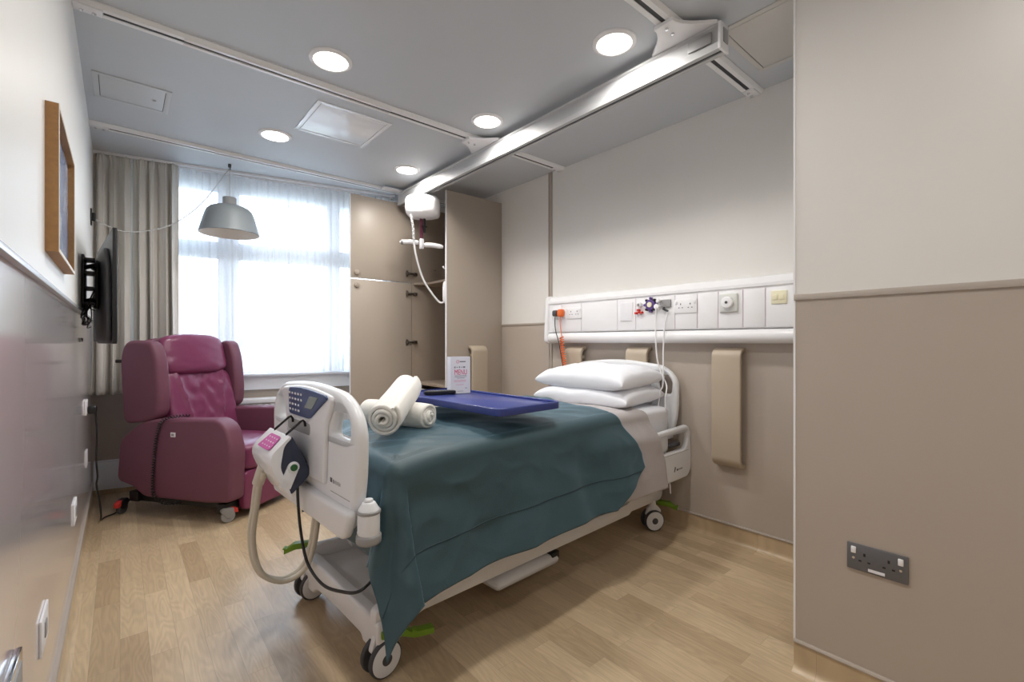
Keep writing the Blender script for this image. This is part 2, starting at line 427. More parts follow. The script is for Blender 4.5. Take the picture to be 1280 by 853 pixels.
# window
b = MB(); F0, F1 = .03, .085
def bar(a0, a1, z0, z1, d0=F0, d1=F1): b.bb((a0, d0, z0), (a1, d1, z1), M=MW, bev=.006)
for (a0, a1) in ((T0, T0+.07), (.815, .975), (1.705, 1.82), (T1-.07, T1)): bar(a0, a1, TZ0, TZ1)
b.bb((T0, F0+.004, TZ0), (T1, F1-.004, TZ0+.07), M=MW); b.bb((T0, F0+.004, TZ1-.05), (T1, F1-.004, TZ1), M=MW)
for (a0, a1) in ((T0, .83), (.96, 1.72), (1.80, T1)): b.bb((a0, F0+.008, 1.925), (a1, F1-.008, 2.075), M=MW, bev=.006)
win = struct('window_1', b, M_frame, 'white framed window behind sheer curtains')
for (a0, a1) in ((T0+.07, .815), (.975, 1.705), (1.82, T1-.07)):
    for (z0, z1) in ((.95, 1.925), (2.075, 2.51)):
        g = mk('pane', MB().bb((a0, .055, z0), (a1, .060, z1), M=MW), M_glass, win)
b = MB(); b.bb((T0-.05, -.075, .895), (T1+.1, .03, .918), M=MW, bev=.006); b.bb((T0-.05, -.035, .775), (T1+.1, 0, .895), M=MW, bev=.004)
s_ = mk('window_sill', b, M_frame, win)

# ------------------------------------------------------------------ ceiling things
def disc_light(x, y, label, vis=True):
    t = thing('downlight', label, 'ceiling light', (x, y, CZ), 0, 'recessed ceiling lights')
    mk('trim_ring', MB().lathe([(.083, 0), (.083, -.010), (.090, -.012), (.104, -.006), (.106, 0)], n=48), M_white, t)
    mk('diffuser', MB().lathe([(0, -.009), (.05, -.010), (.083, -.008), (.083, -.001)], n=48), M_lamp, t)
    return t
def lamp(x, y, e):
    L = bpy.data.lights.new('downlight_or_fill', 'AREA'); L.shape = 'DISK'; L.size = .16; L.energy = e; L.color = (1, .965, .92); L.spread = math.radians(165)
    o = bpy.data.objects.new('downlight_or_fill', L); COL.objects.link(o); o.location = (x, y, CZ-.02)
lx = [(.822, 2.405, 'large ceiling light left of the middle, above the bright square ceiling panel'), (.825, 3.529, 'ceiling light farthest left, between hanging lamp and bright square panel'),
      (1.815, 1.385, 'ceiling light nearest the hoist beam end and right access panel'), (1.825, 2.408, 'ceiling light beside the middle track joint with the hoist beam'),
      (1.831, 3.522, 'smallest ceiling light, just in front of the wardrobe door')]
for x, y, l in lx: disc_light(x, y, l); lamp(x, y, 8.5)
for x, y in ((.822, 1.3), (.822, 0.0), (.822, -1.3)):    # unseen fill lights added behind the viewer, shaped like the fittings
    lamp(x, y, 5.5)
    mk('fill_light_fitting', MB().lathe([(0, -.009), (.083, -.008), (.104, -.006), (.106, 0)], o=(x, y, CZ), n=32), M_lamp)
for o in list(COL.objects):
    if o.name.startswith('fill_light_fitting'): tag(o, 'added round fill light fitting, unseen behind the viewer', 'ceiling light', 'added fill lights behind the viewer')
# hatches
def hatch(name, x0, x1, y0, y1, m, label, lock=False):
    t = thing(name, label, 'ceiling panel', ((x0+x1)/2, (y0+y1)/2, CZ))
    b = MB(); f = .026
    for lo, hi in (((x0, y0), (x0+f, y1)), ((x1-f, y0), (x1, y1)), ((x0+f, y0), (x1-f, y0+f)), ((x0+f, y1-f), (x1-f, y1))):
        b.bb((*lo, CZ-.006), (*hi, CZ+.001), bev=.0015)
    wp('frame', b, m, t)
    wp('panel', MB().bb((x0+f+.003, y0+f+.003, CZ-.005), (x1-f-.003, y1-f-.003, CZ+.001), bev=.0015), m, t)
    wp('shadow_gap', MB().bb((x0+f, y0+f, CZ-.0015), (x1-f, y1-f, CZ+.001)), M_slot, t)
    if lock: wp('lock', MB().cyl((x1-f-.05, (y0+y1)/2, CZ-.009), (x1-f-.05, (y0+y1)/2, CZ), .011, n=20, bev=.002), M_chrome, t)
    return t
M_panelL = mat('hatch_left', (200, 204, 208), .4); M_panelM = mat('hatch_bright', (238, 242, 248), .2, coat=.5); M_panelR = mat('hatch_right', (205, 203, 198), .45)
hatch('access_hatch', -.116, .230, 3.305, 3.64, M_panelL, 'small grey access panel in the ceiling near the left wall', True)
hatch('ceiling_panel', .897, 1.373, 2.845, 3.327, M_panelM, 'bright white square panel in the ceiling between two tracks')
hatch('access_hatch', 2.117, 2.60, .55, 1.03, M_panelR, 'large pale access panel in the ceiling beyond the hoist beam end')

# tracks
def track(y, x0, x1, label, near=False):
    t = thing('ceiling_track', label, 'hoist track', (x0, y, 2.62), 0, 'hoist tracks across the ceiling'); hw = .047; L = x1-x0
    M = Matrix.Translation((x0, y, 2.62))
    b = MB()
    for sgn in (-1, 1):
        a = [(sgn*.0105, 0), (sgn*.034, 0), (sgn*.037, .004), (sgn*hw, .014), (sgn*hw, .020), (sgn*.0105, .020)]
        b.prism(a if sgn > 0 else a[::-1], L, M=fr((0, 0, 0), (0, 1, 0), (0, 0, 1)))
    mk('rail', b, M_rail, t)
    mk('slot', MB().bb((.1, -.0105, .003), (L-.1, .0105, .020)), M_slot, t)
    for s2, xx in ((0, 0.0), (1, L)):
        c = MB(); a, bb_ = (0, .10) if s2 == 0 else (L-.10, L)
        c.bb((a+.002, -.030, -.006), (bb_-.002, .030, .008), bev=.003)
        e = mk('end_stop', c, M_white, t)
        for dx in (.03, .07):
            xs = a+dx; mk('screw', MB().cyl((xs, .010, -.012), (xs, .010, -.004), .008, n=12, bev=.002), M_chrome, e)
    return t
t1 = track(1.135, 1.0, XH, 'ceiling hoist track nearest the viewer, at the top right')
t2 = track(2.675, XL, XH, 'long ceiling hoist track across the middle, above the bright panel')
mk('cover_strip', MB().bb((.386, -.032, -.003), (1.43, -.0108, .006), bev=.001).bb((.386, .0108, -.003), (1.43, .032, .006), bev=.001), M_white, t2)
t3 = track(4.10, XL, XH, 'farthest ceiling hoist track, just in front of the curtains')
mk('cover_strip', MB().bb((.70, -.032, -.003), (1.28, -.0108, .006), bev=.001).bb((.70, .0108, -.003), (1.28, .032, .006), bev=.001), M_white, t3)

# hoist beam
GX = 2.035; GY0, GY1 = .965, 4.04
t = thing('hoist_beam', 'white aluminium hoist beam hung under the ceiling tracks', 'hoist beam', (GX, GY0, 2.49))
b = MB(); zt, zb = 2.600, 2.487
prof = [(-.034, zb), (-.010, zb), (-.010, zb+.02), (.010, zb+.02), (.010, zb), (.034, zb), (.036, zb+.03), (.028, zb+.036), (.028, zt-.016), (.036, zt-.010), (.036, zt), (-.036, zt), (-.036, zt-.010), (-.028, zt-.016), (-.028, zb+.036), (-.036, zb+.03)]
b.prism(prof[::-1], GY1-GY0, M=fr((GX, GY0, 0), (-1, 0, 0), (0, 0, 1)))
wp('beam', b, mat('anodised_beam', (186, 187, 188), .45), t)
wp('end_cap', MB().bb((GX-.04, GY0-.012, zb-.004), (GX+.04, GY0+.002, zt+.004), bev=.004), M_white, t)
wp('end_plate', MB().bb((GX-.02, GY0-.016, zb+.03), (GX+.022, GY0-.011, zt-.02), bev=.002).bb((GX-.044, GY0+.03, zb+.035), (GX-.034, GY0+.14, zb+.085), bev=.004), M_grey, t)
wp('slot', MB().bb((GX-.0095, GY0+.01, zb+.006), (GX+.0095, GY1-.01, zb+.022)), M_slot, t)
for yy in (1.135, 2.675):
    out = []
    def arc(sx, sy):
        return [(sx*(.035+.165*k/8), sy*(.047+.115*(1-math.sin(k/8*PI/2)))) for k in range(9)]
    q = arc(1, 1)[::-1]; pts = [(p[0], p[1]) for p in arc(1, 1)] + [(p[0], p[1]) for p in arc(1, -1)[::-1]]
    pts2 = [(-p[0], p[1]) for p in pts[::-1]]
    poly = pts+[(-.035, -.162)]+[] if False else [(p) for p in arc(-1, 1)[::-1]]+arc(1, 1)+arc(1, -1)[::-1]+arc(-1, -1)
    b = MB(); b.prism(poly, .018, M=Matrix.Translation((GX, yy, 2.601)), bev=.002, seg=1)
    br = wp('bracket', b, M_white, t)
    for dx in (-.17, -.12, .12, .17): wp('screw', MB().cyl((GX+dx, yy+.0, 2.592), (GX+dx, yy, 2.602), .008, n=10, bev=.002), M_chrome, br)
b = MB(); b.bb((GX-.20, 4.0-.035, 2.601), (GX+.06, 4.045, 2.619), bev=.003)
wp('bracket', b, M_white, t)

# hoist motor
HY = 3.62
t = thing('ceiling_hoist', 'white rounded hoist motor hanging from the beam end by the wardrobe', 'hoist', (GX, HY, 2.28), 0)
def hf(q, c): return (0, 0, -.015*(q.x*q.x) if q.z < 0 else 0)
hx = Matrix.Rotation(math.radians(-40), 4, 'Z')
wp('motor_housing', MB().rbox((GX, HY, 2.385), (.30, .21, .205), e=3.6, n=12, R=hx), M_white, t)
wp('trolley', MB().box((GX, HY, 2.485), (.05, .14, .03), bev=.008), M_dgrey, t)
wp('side_cap', MB().rbox((GX+.065*math.cos(math.radians(-40)), HY+.065*math.sin(math.radians(-40)), 2.38), (.165, .222, .175), e=4, n=8, R=hx), M_white, t)
rt = Vector((.7636, -.6457, 0))
sx = Vector((GX, HY, 0))+rt*(-.012)
wp('lift_strap', MB().bb((sx.x-.016, sx.y-.003, 2.10), (sx.x+.012, sx.y+.003, 2.31)), M_strap, t)
sx2 = sx+rt*.025
wp('strap_guard', MB().box((sx2.x, sx2.y, 2.225), (.018, .012, .13), bev=.003).box((sx2.x, sx2.y, 2.215), (.05, .015, .012), bev=.003), M_dark, t)
b = MB(); C0 = Vector((sx.x, sx.y, 2.062)); dd = Vector((.78, -.62, 0)).normalized()
b.box(C0+Vector((0, 0, .0)), (.035, .035, .095), bev=.010)
hb = wp('spreader_bar', b, M_white, t)
for sg, z1 in ((-1, 2.075), (1, 2.035)):
    p0 = C0+dd*sg*.025+Vector((0, 0, .01 if sg < 0 else -.01)); p1 = C0+dd*sg*.19+Vector((0, 0, z1-2.062))
    b = MB(); b.tube(spline([p0, p0.lerp(p1, .4)+Vector((0, 0, .006)), p1], 5), [.016]+[.021]*8+[.017, .010], n=14)
    a = wp('bar_arm', b, M_cream if False else M_white, t)
    b = MB(); b.cyl(p0.lerp(p1, .80)+Vector((0, 0, .004)), p0.lerp(p1, .93)+Vector((0, 0, .004)), .022, n=14, bev=.003)
    if sg < 0: wp('end_grip', b, M_grey, a)
pth = [(1.918, 3.62, 2.30), (1.925, 3.60, 2.20), (1.935, 3.60, 2.08)]
wp('coiled_lead', MB().tube(helix(spline(pth, 6), .009, .014, 8), .004, n=5), M_white, t)
wp('handset_cable', MB().tube(spline([(1.935, 3.60, 2.08), (1.955, 3.60, 1.95), (2.02, 3.60, 1.76), (2.10, 3.58, 1.63), (2.17, 3.56, 1.55), (2.205, 3.535, 1.56)], 8), .0085, n=8), M_white, t)
wp('hand_control', MB().rbox((2.215, 3.525, 1.64), (.06, .05, .20), e=4, n=6), M_white, t)

# ------------------------------------------------------------------ wardrobe
WY0, WX0, WTOP = 3.462, 2.18, 2.53
t = thing('wardrobe', 'tall taupe built-in wardrobe with two doors standing open', 'wardrobe', (2.49, 3.78, 0))
wp('side_panel', MB().bb((WX0, WY0, 0), (XH-.001, WY0+.02, WTOP), bev=.0015), M_ward, t)
wp('edge_strip', MB().bb((WX0-.003, WY0-.001, 0), (WX0+.0005, WY0+.021, WTOP)), M_card, t)
wp('far_panel', MB().bb((WX0, 4.10, 0), (XH-.001, 4.12, WTOP), bev=.001), M_wardin, t)
wp('back_panel', MB().bb((XH-.012, WY0+.02, 0), (XH-.001, 4.10, WTOP)), M_wardin, t)
def shelf(z, cur=True):
    p = [(WX0+.10, WY0+.02), (XH-.012, WY0+.02), (XH-.012, 4.10), (WX0+.02, 4.10), (WX0+.02, 4.06), (WX0+.07, 4.0), (WX0+.10, 3.92)] if cur else [(WX0+.01, WY0+.02), (XH-.012, WY0+.02), (XH-.012, 4.10), (WX0+.01, 4.10)]
    return MB().prism(p, .022, M=Matrix.Translation((0, 0, z)), bev=.002, seg=1)
wp('shelf', shelf(1.755), M_wardin, t); wp('shelf', shelf(.79, False), M_wardin, t)
wp('plinth', MB().bb((WX0+.04, WY0+.02, 0), (WX0+.06, 4.10, .10)).bb((WX0+.02, WY0+.02, .10), (XH-.012, 4.10, .12)), M_wardin, t)
wp('drawer_front', MB().bb((WX0+.012, WY0+.025, .13), (WX0+.03, 4.095, .44), bev=.002), M_card, t)
wp('drawer_front', MB().bb((WX0+.012, WY0+.025, .45), (WX0+.03, 4.095, .75), bev=.002), M_card, t)
for z0, z1, kz in ((1.777, WTOP, 1.828), (.13, 1.768, 1.715)):
    d = wp('door', MB().bb((1.572, 4.094, z0), (2.176, 4.114, z1), bev=.002), M_ward, t)
    wp('edge_strip', MB().bb((1.570, 4.093, z0), (1.5735, 4.115, z1)), M_card, d)
    k = MB(); k.cyl((1.628, 4.094, kz), (1.628, 4.080, kz), .024, n=28, bev=.004); k.cyl((1.628, 4.081, kz), (1.628, 4.077, kz), .012, n=20)
    wp('knob', k, M_ward, d)
for hz in (1.862, 1.668, 1.196):
    k = MB(); k.cyl((2.13, 4.094, hz), (2.13, 4.086, hz), .019, n=20, bev=.002); k.bb((2.115, 4.074, hz-.028), (2.13, 4.094, hz+.028), bev=.002)
    k.bb((2.12, 4.070, hz-.009), (2.215, 4.086, hz+.009), bev=.004); k.cyl((2.205, 4.098, hz), (2.205, 4.066, hz), .014, n=16, bev=.003); k.bb((2.195, 4.085, hz-.016), (2.235, 4.10, hz+.016), bev=.002)
    wp('hinge', k, M_brass, t)
k = MB(); k.cyl((2.43, 4.10, 1.92), (2.43, 4.07, 1.92), .006, n=10); wp('shelf_pin', k, M_chrome, t)
b = MB(); b.box((2.245, 3.50, 1.845), (.05, .03, .03), bev=.006); b.tube(spline([(2.23, 3.50, 1.85), (2.20, 3.50, 1.845), (2.175, 3.50, 1.85), (2.165, 3.50, 1.865)], 5), .008, n=8)
wp('coat_hook', b, M_white, t)

# ------------------------------------------------------------------ wall bumper pads
def bumper(label):
    t = thing('wall_bumper', label, 'wall bumper', (0, 0, 0), 0, 'beige bumper pads on the walls')
    w = .172; d0 = .075; th = .024   # local: x out of the wall, y across, z up from 0 to .71
    out = []
    H = .71; R = .06
    outer = [(0, H)]+[(d0-R+R*math.sin(a), H-R+R*math.cos(a)) for a in [k*PI/2/8 for k in range(9)]]+[(d0-R+R*math.cos(a), R-R*math.sin(a)) for a in [k*PI/2/8 for k in range(9)]]+[(0, 0)]
    r2 = R-th
    inner = [(0, th)]+[(d0-R+r2*math.sin(a), R-r2*math.cos(a)) for a in [k*PI/2/8 for k in range(9)]]+[(d0-R+r2*math.cos(a), H-R+r2*math.sin(a)) for a in [k*PI/2/8 for k in range(9)]]+[(0, H-th)]
    mk('pad', MB().prism(outer+inner, w, M=fr((0, w/2, 0), (1, 0, 0), (0, 0, 1)), bev=.006, seg=3), M_cream, t)
    b = MB()
    for z in (.085, H-.085): b.bb((.004, -w/2+.02, z-.012), (d0-th, w/2-.02, z+.012))
    mk('fixing', b, M_cream, t)
    return t
bp0 = bumper('full-length beige bumper pad on the wall right of the bed')
bp0.location = (XH, 1.275, .455); bp0.rotation_euler = (0, 0, PI)
dup(bp0, (XH, 1.90, .455), PI, 'beige bumper pad behind the middle of the bed headboard')
dup(bp0, (XH, 2.485, .455), PI, 'beige bumper pad beside the orange coiled lead')
dup(bp0, (2.49, WY0, .455), -PI/2, 'beige bumper pad on the wardrobe side behind the menu card')

# ------------------------------------------------------------------ bedhead service trunking
TY0, TY1 = .70, 2.745
t = thing('bedhead_trunking', 'long white bedhead service unit with sockets and outlets', 'bedhead unit', (XH, 1.7, 1.19))
b = MB()
prof = [(0, 1.19), (.05, 1.19)]+[(.055+.045*math.sin(a), 1.232-.042*math.cos(a)) for a in [k*PI/10 for k in range(11)]]+[(.078, 1.278), (.078, 1.505), (.088, 1.511), (.088, 1.527), (.06, 1.56), (.035, 1.572), (0, 1.574)]
b.prism(prof[::-1], TY1-TY0, M=fr((XH, TY0, 0), (-1, 0, 0), (0, 0, 1)))
wp('housing', b, M_white, t, ang=25)
prof2 = round_poly([(0, 1.186), (.106, 1.186, .04), (.106, 1.28, .02), (.094, 1.49, .03), (.085, 1.58, .045), (0, 1.58)], .01, 6)
wp('end_cap', MB().prism(prof2[::-1], .035, M=fr((XH, TY1-.005, 0), (-1, 0, 0), (0, 0, 1)), bev=.012, seg=3), M_white, t)
FX = XH-.078
def mod(y0, y1, name='cover_plate', m=M_white, z0=1.283, z1=1.498):
    return wp(name, MB().bb((FX-.0045, min(y0, y1)+.003, z0), (FX+.001, max(y0, y1)-.003, z1), bev=.0012), m, t)
edges = [2.70, 2.597, 2.385, 2.046, 1.891, 1.595, 1.444, 1.314, 1.17, 1.049, .74]
mods = [mod(a, c) for a, c in zip(edges, edges[1:])]
b = MB()
for y in edges[1:]: b.bb((FX-.0008, y-.0035, 1.283), (FX+.001, y+.0035, 1.498))
gp_ = wp('shadow_gap', b, M_inkpale, t)
def uk_socket(parent, yc, zc, face=FX-.0045, w=.15, col=M_white, pins=M_dgrey):
    s = MB(); s.bb((face-.007, yc-w/2, zc-.044), (face+.001, yc+w/2, zc+.044), bev=.003)
    o = wp('socket_plate', s, col, parent)
    s = MB()
    for dy in (-.032, .032):
        s.bb((face-.0078, yc+dy-.003, zc+.008), (face-.006, yc+dy+.003, zc+.018)); s.bb((face-.0078, yc+dy-.016, zc-.012), (face-.006, yc+dy-.008, zc-.007)); s.bb((face-.0078, yc+dy+.008, zc-.012), (face-.006, yc+dy+.016, zc-.007))
    wp('pin_hole', s, pins, o)
    for dy in (-.062, .062): wp('rocker_switch', MB().bb((face-.011, yc+dy-.007, zc+.012), (face-.006, yc+dy+.007, zc+.034), bev=.002), M_white if col is not M_white else M_card, o)
    return o
uk_socket(t, 2.62, 1.425); uk_socket(t, 2.455, 1.425); uk_socket(t, 1.52, 1.425)
# light switch module
wp('switch_plate', MB().bb((FX-.010, 1.915, 1.345), (FX-.003, 2.02, 1.475), bev=.004), M_card, t)
# gas and nurse-call outlets
def outlet(y, z, r, m1, m2, name):
    o = wp(name, MB().cyl((FX-.003, y, z), (FX-.030, y, z), r, n=24, bev=.004), m1, t)
    wp('centre', MB().cyl((FX-.029, y, z), (FX-.036, y, z), r*.5, n=20, bev=.002), m2, o)
outlet(1.852, 1.452, .017, M_white, M_grey, 'gas_outlet')
b = MB()
for dy, dz in ((0, 0), (.022, -.006), (-.02, -.004), (.004, .014)): b.rbox((FX-.018, 1.855+dy, 1.402+dz), (.03, .018, .016), e=4, n=3)
wp('red_connector', b, M_red, t)
outlet(1.765, 1.447, .036, M_purple, M_yellow, 'gas_outlet')
b = MB()
for k in range(8):
    a = k*PI/4; b.cyl((FX-.004, 1.765+.043*math.cos(a), 1.447+.043*math.sin(a)), (FX-.026, 1.765+.043*math.cos(a), 1.447+.043*math.sin(a)), .009, n=10, bev=.002, m=M_dark if k % 2 else M_purple)
wp('outlet_collar', b, M_dark, t)
b = MB(); b.cyl((FX-.004, 1.705, 1.43), (FX-.05, 1.705, 1.43), .018, n=16, bev=.003); b.cyl((FX-.004, 1.70, 1.47), (FX-.04, 1.70, 1.47), .013, n=16, bev=.003)
wp('white_connector', b, M_white, t)
wp('call_unit', MB().bb((FX-.018, 1.62, 1.425), (FX-.003, 1.685, 1.475), bev=.004), M_grey, t)
b = MB(); b.tube([(FX-.005, 1.672, 1.425), (FX-.022, 1.668, 1.415), (FX-.022, 1.65, 1.405), (FX-.018, 1.635, 1.398)], .007, n=8); wp('call_plug', b, M_dark, t)
b = MB(); b.bb((FX-.02, 1.195, 1.372), (FX-.003, 1.305, 1.482), bev=.014, seg=4)
o = wp('air_outlet', b, mat('pale_grey_plastic', (214, 216, 212), .4), t)
wp('dial', MB().cyl((FX-.018, 1.25, 1.429), (FX-.04, 1.25, 1.429), .034, n=36, bev=.006), M_white, o)
wp('dial_centre', MB().cyl((FX-.038, 1.25, 1.429), (FX-.043, 1.25, 1.429), .008, n=16), M_dgrey, o)
b = MB(); b.bb((FX-.012, .94, 1.405), (FX-.003, 1.02, 1.478), bev=.004); o = wp('reset_plate', b, M_yellow, t)
wp('button', MB().bb((FX-.016, .985, 1.428), (FX-.011, 1.008, 1.456), bev=.002).bb((FX-.016, .952, 1.428), (FX-.011, .975, 1.456), bev=.002), M_yellow, o)

# plugs and leads
px = FX-.012
t = thing('orange_plug_lead', 'orange plug and coiled orange lead hanging from the bedhead unit', 'plug and lead', (px, 2.575, 1.43))
wp('plug', MB().rbox((px-.022, 2.575, 1.43), (.045, .055, .062), e=4, n=4), M_orange, t)
wp('lead', MB().tube(spline([(px-.03, 2.575, 1.40), (px-.035, 2.57, 1.33), (px-.04, 2.545, 1.23)], 6), .0035, n=6), M_orange, t)
wp('coil', MB().tube(helix(spline([(px-.04, 2.55, 1.24), (px-.045, 2.53, 1.12), (px-.05, 2.50, 1.0), (px-.05, 2.47, .90), (px-.06, 2.43, .72)], 6), .014, .019, 10), .0045, n=5), M_orange, t)
t = thing('grey_plug_lead', 'dark grey plug with black lead left of the orange plug', 'plug and lead', (px, 2.64, 1.43))
wp('plug', MB().rbox((px-.02, 2.637, 1.43), (.04, .048, .05), e=4, n=4), M_dgrey, t)
wp('lead', MB().tube(spline([(px-.03, 2.632, 1.40), (px-.032, 2.625, 1.30), (px-.036, 2.58, 1.18), (px-.032, 2.54, 1.0), (px-.034, 2.49, .86), (px-.06, 2.45, .70)], 8), .0035, n=6), M_dark, t)
b = MB(); b.tube(spline([(FX-.05, 1.705, 1.43), (FX-.06, 1.70, 1.25), (FX-.06, 1.69, 1.10), (FX-.06, 1.66, 1.0), (FX-.062, 1.62, .92), (FX-.10, 1.605, .84), (FX-.11, 1.60, .66), (FX-.11, 1.63, .45), (FX-.14, 1.57, .30)], 10), .0045, n=6)
tag(mk('white_call_cord', b, M_white), 'white cord hanging from the round coloured outlet to the bed', 'cord', 'white cords hanging behind the bed')
b = MB(); b.tube(spline([(FX-.018, 1.64, 1.40), (FX-.04, 1.648, 1.30), (FX-.05, 1.65, 1.15), (FX-.06, 1.645, 1.0), (FX-.075, 1.64, .92), (FX-.085, 1.655, .86), (FX-.085, 1.67, .66), (FX-.085, 1.60, .45), (FX-.15, 1.54, .27)], 10), .0045, n=6)
tag(mk('white_call_cord', b, M_white), 'white cord dropping from the dark call plug behind the headboard', 'cord', 'white cords hanging behind the bed')

# foreground double socket
t = thing('double_socket', 'dark grey double wall socket with white switches on the nearest wall', 'socket', (XF, .388, .477))
sp = uk_socket(t, .388, .477, face=XF-.001, w=.162, col=M_socket, pins=M_dark)
wp('label_strip', MB().bb((XF-.0095, .366, .440), (XF-.007, .41, .449)), M_card, t)
for dy in (-.062, .062): wp('screw', MB().cyl((XF-.007, .388+dy, .477-.004), (XF-.0095, .388+dy, .477-.004), .004, n=10), M_chrome, t)

# ------------------------------------------------------------------ hospital bed (local: x foot -> head, y across, far side positive)
BR = math.radians(3)
bed = thing('hospital_bed', 'white adjustable hospital bed on four castors', 'bed', (.703, 1.93, 0), BR)
BM = Matrix.Translation((.703, 1.93, 0)) @ Matrix.Rotation(BR, 4, 'Z')
def bw(x, y, z): return BM @ Vector((x, y, z))
FM = fr((-.115, 0, 0), (0, 1, 0), (0, 0, 1))          # board plane: local (y, z), normal +x
def boardM(x): return fr((x, 0, 0), (0, 1, 0), (0, 0, 1))
# footboard
out = round_poly([(-.32, .53, .03), (.32, .53, .03), (.365, .60, .05), (.44, .74, .12), (.445, .93, .13), (.33, 1.02, .14), (0, 1.045, .3), (-.33, 1.02, .14), (-.445, .93, .13), (-.44, .74, .12), (-.405, .60, .05)], .03, 8)
def cut(s): return round_poly([(s*.262, .965, .03), (s*.345, .965, .05), (s*.385, .925, .05), (s*.378, .862, .025), (s*.225, .862, .025), (s*.245, .93, .04)], .03, 6)
fb = mk('footboard', MB().plate([out, cut(1), cut(-1)], .05, bev=.022, res=4, M=boardM(-.112)), M_bed, bed, ang=50)
mk('raised_panel', MB().prism(round_poly([(-.20, .68), (.20, .68), (.215, .90), (.285, 1.005, .05), (0, 1.032, .2), (-.285, 1.005, .05), (-.215, .90)], .02, 6), .022, M=boardM(-.152), bev=.010, seg=3), M_bed, fb)
mk('lower_cover', MB().prism(round_poly([(-.385, .535), (.36, .535), (.39, .64), (-.43, .64)], .03, 5), .036, M=boardM(-.160), bev=.012, seg=3), M_bed, fb)
mk('hanging_recess', MB().prism(round_poly([(-.07, .84), (.18, .84), (.18, .885), (-.07, .885)], .015, 4), .004, M=boardM(-.1535), bev=.001, seg=1), M_grey, fb)
cp = mk('control_panel', MB().prism(round_poly([(.155, 1.012), (-.0, 1.022, .1), (-.235, 1.008), (-.245, .995), (-.075, .905), (.15, .905)], .02, 5), .010, M=boardM(-.160), bev=.004), M_panelblue, fb)
mk('screen', MB().prism(round_poly([(-.095, .995), (-.175, .995), (-.11, .945), (-.03, .945)], .003, 2), .003, M=boardM(-.1625), bev=.001, seg=1), M_screen, cp)
b = MB()
for r in range(4):
    for c in range(5):
        y = .135-.033*c-.002*r; z = .992-.022*r
        if y < -.06+.0*r or (r > 1 and y < -.0): continue
        b.box((-.1612, y, z), (.0022, .014 if (r+c) % 3 else .020, .0085), bev=.001)
mk('keypad', b, M_white, cp)
b = MB(); b.box((-.1595, -.235, .705), (.001, .018, .016), m=M_dgrey)
for k in range(6): b.box((-.1595, -.255-.011*k, .703), (.001, .007, .011 if k % 2 else .014), m=M_dgrey if k < 1 else M_grey)
# small logo marks on the panel and its plate line
mk('logo', b, M_dgrey, fb, M=Matrix.Translation((.0225, 0, 0)))
b = MB(); b.box((-.137, -.31, .655), (.001, .16, .0025)); mk('panel_line', b, M_grey, fb, M=Matrix.Translation((0, 0, .01)))
b = MB(); b.cyl((-.10, -.452, .535), (-.10, -.452, .57), .041, n=32, bev=.010, m=M_grey); b.cyl((-.10, -.452, .565), (-.10, -.452, .64), .036, n=32, bev=.004, m=M_bed)
b.cyl((-.10, -.452, .635), (-.10, -.452, .646), .039, n=32, bev=.003, m=M_grey); b.cyl((-.10, -.452, .645), (-.10, -.452, .672), .036, r2=.020, n=32, bev=.004, m=M_bed)
b.cyl((-.10, -.452, .668), (-.10, -.452, .682), .014, n=20, bev=.003, m=M_bed); b.box((-.10, -.425, .55), (.03, .06, .022), m=M_bed)
mk('bumper_roller', b, M_bed, bed)
# headboard
out = round_poly([(-.40, .56, .03), (.40, .56, .03), (.45, .72, .08), (.455, .96, .12), (.36, 1.045, .12), (0, 1.085, .4), (-.36, 1.045, .12), (-.455, .96, .12), (-.45, .72, .08)], .03, 8)
def cut2(s): return round_poly([(s*.305, .965), (s*.37, 1.0), (s*.415, .94), (s*.408, .86), (s*.33, .86)], .022, 6)
hbo = mk('headboard', MB().plate([out, cut2(1), cut2(-1)], .045, bev=.020, res=4, M=boardM(2.02)), M_bed, bed, ang=50)
mk('raised_panel', MB().prism(round_poly([(-.27, .62), (.27, .62), (.28, 1.0, .05), (0, 1.035, .2), (-.28, 1.0, .05)], .03, 6), .01, M=boardM(1.989), bev=.004), M_bed, hbo)
# mattress platform and mattress
b = MB(); b.bb((.0, -.44, .585), (1.98, .44, .62), bev=.01)
for k in range(6): b.bb((.12+.32*k, -.43, .56), (.16+.32*k, .43, .59))
mk('platform', b, M_bed2, bed)
def mfn(q, c): return (0, 0, .010*math.sin(q.x*2.2+1)+(.012*(1-q.y*q.y) if q.z > 0 else 0))
tag(mk('mattress', MB().rbox((.985, 0, .70), (2.0, .90, .175), e=12, n=22, fn=mfn, M=BM), M_linen), 'white sheet-covered mattress on the hospital bed', 'mattress')
# lifting frame and chassis
b = MB()
for s in (-1, 1):
    b.bb((.02, s*.36-.018, .43), (1.95, s*.36+.018, .50), bev=.008)
for x in (.05, .65, 1.3, 1.9): b.bb((x, -.36, .435), (x+.05, .36, .495), bev=.006)
mk('upper_frame', b, M_bed2, bed)
b = MB()
for s in (-1, 1):
    b.prism(round_poly([(.16, .165), (1.60, .165), (1.62, .180), (1.96, .175), (1.99, .20), (1.99, .285), (1.70, .285), (1.58, .235), (.30, .235), (.14, .245), (.02, .25), (-.03, .235), (-.025, .10), (.06, .10)], .02, 4), .045, M=fr((0, s*.335+.0225, 0), (1, 0, 0), (0, 0, 1)), bev=.008)
b.bb((1.84, -.34, .20), (1.93, .34, .28), bev=.012); b.bb((.55, -.34, .175), (.60, .34, .215), bev=.008); b.bb((1.1, -.34, .175), (1.15, .34, .215), bev=.008)
mk('chassis', b, M_bed2, bed)
b = MB()   # moulded cover over the foot cross-member: front apron and dished deck between the side beams
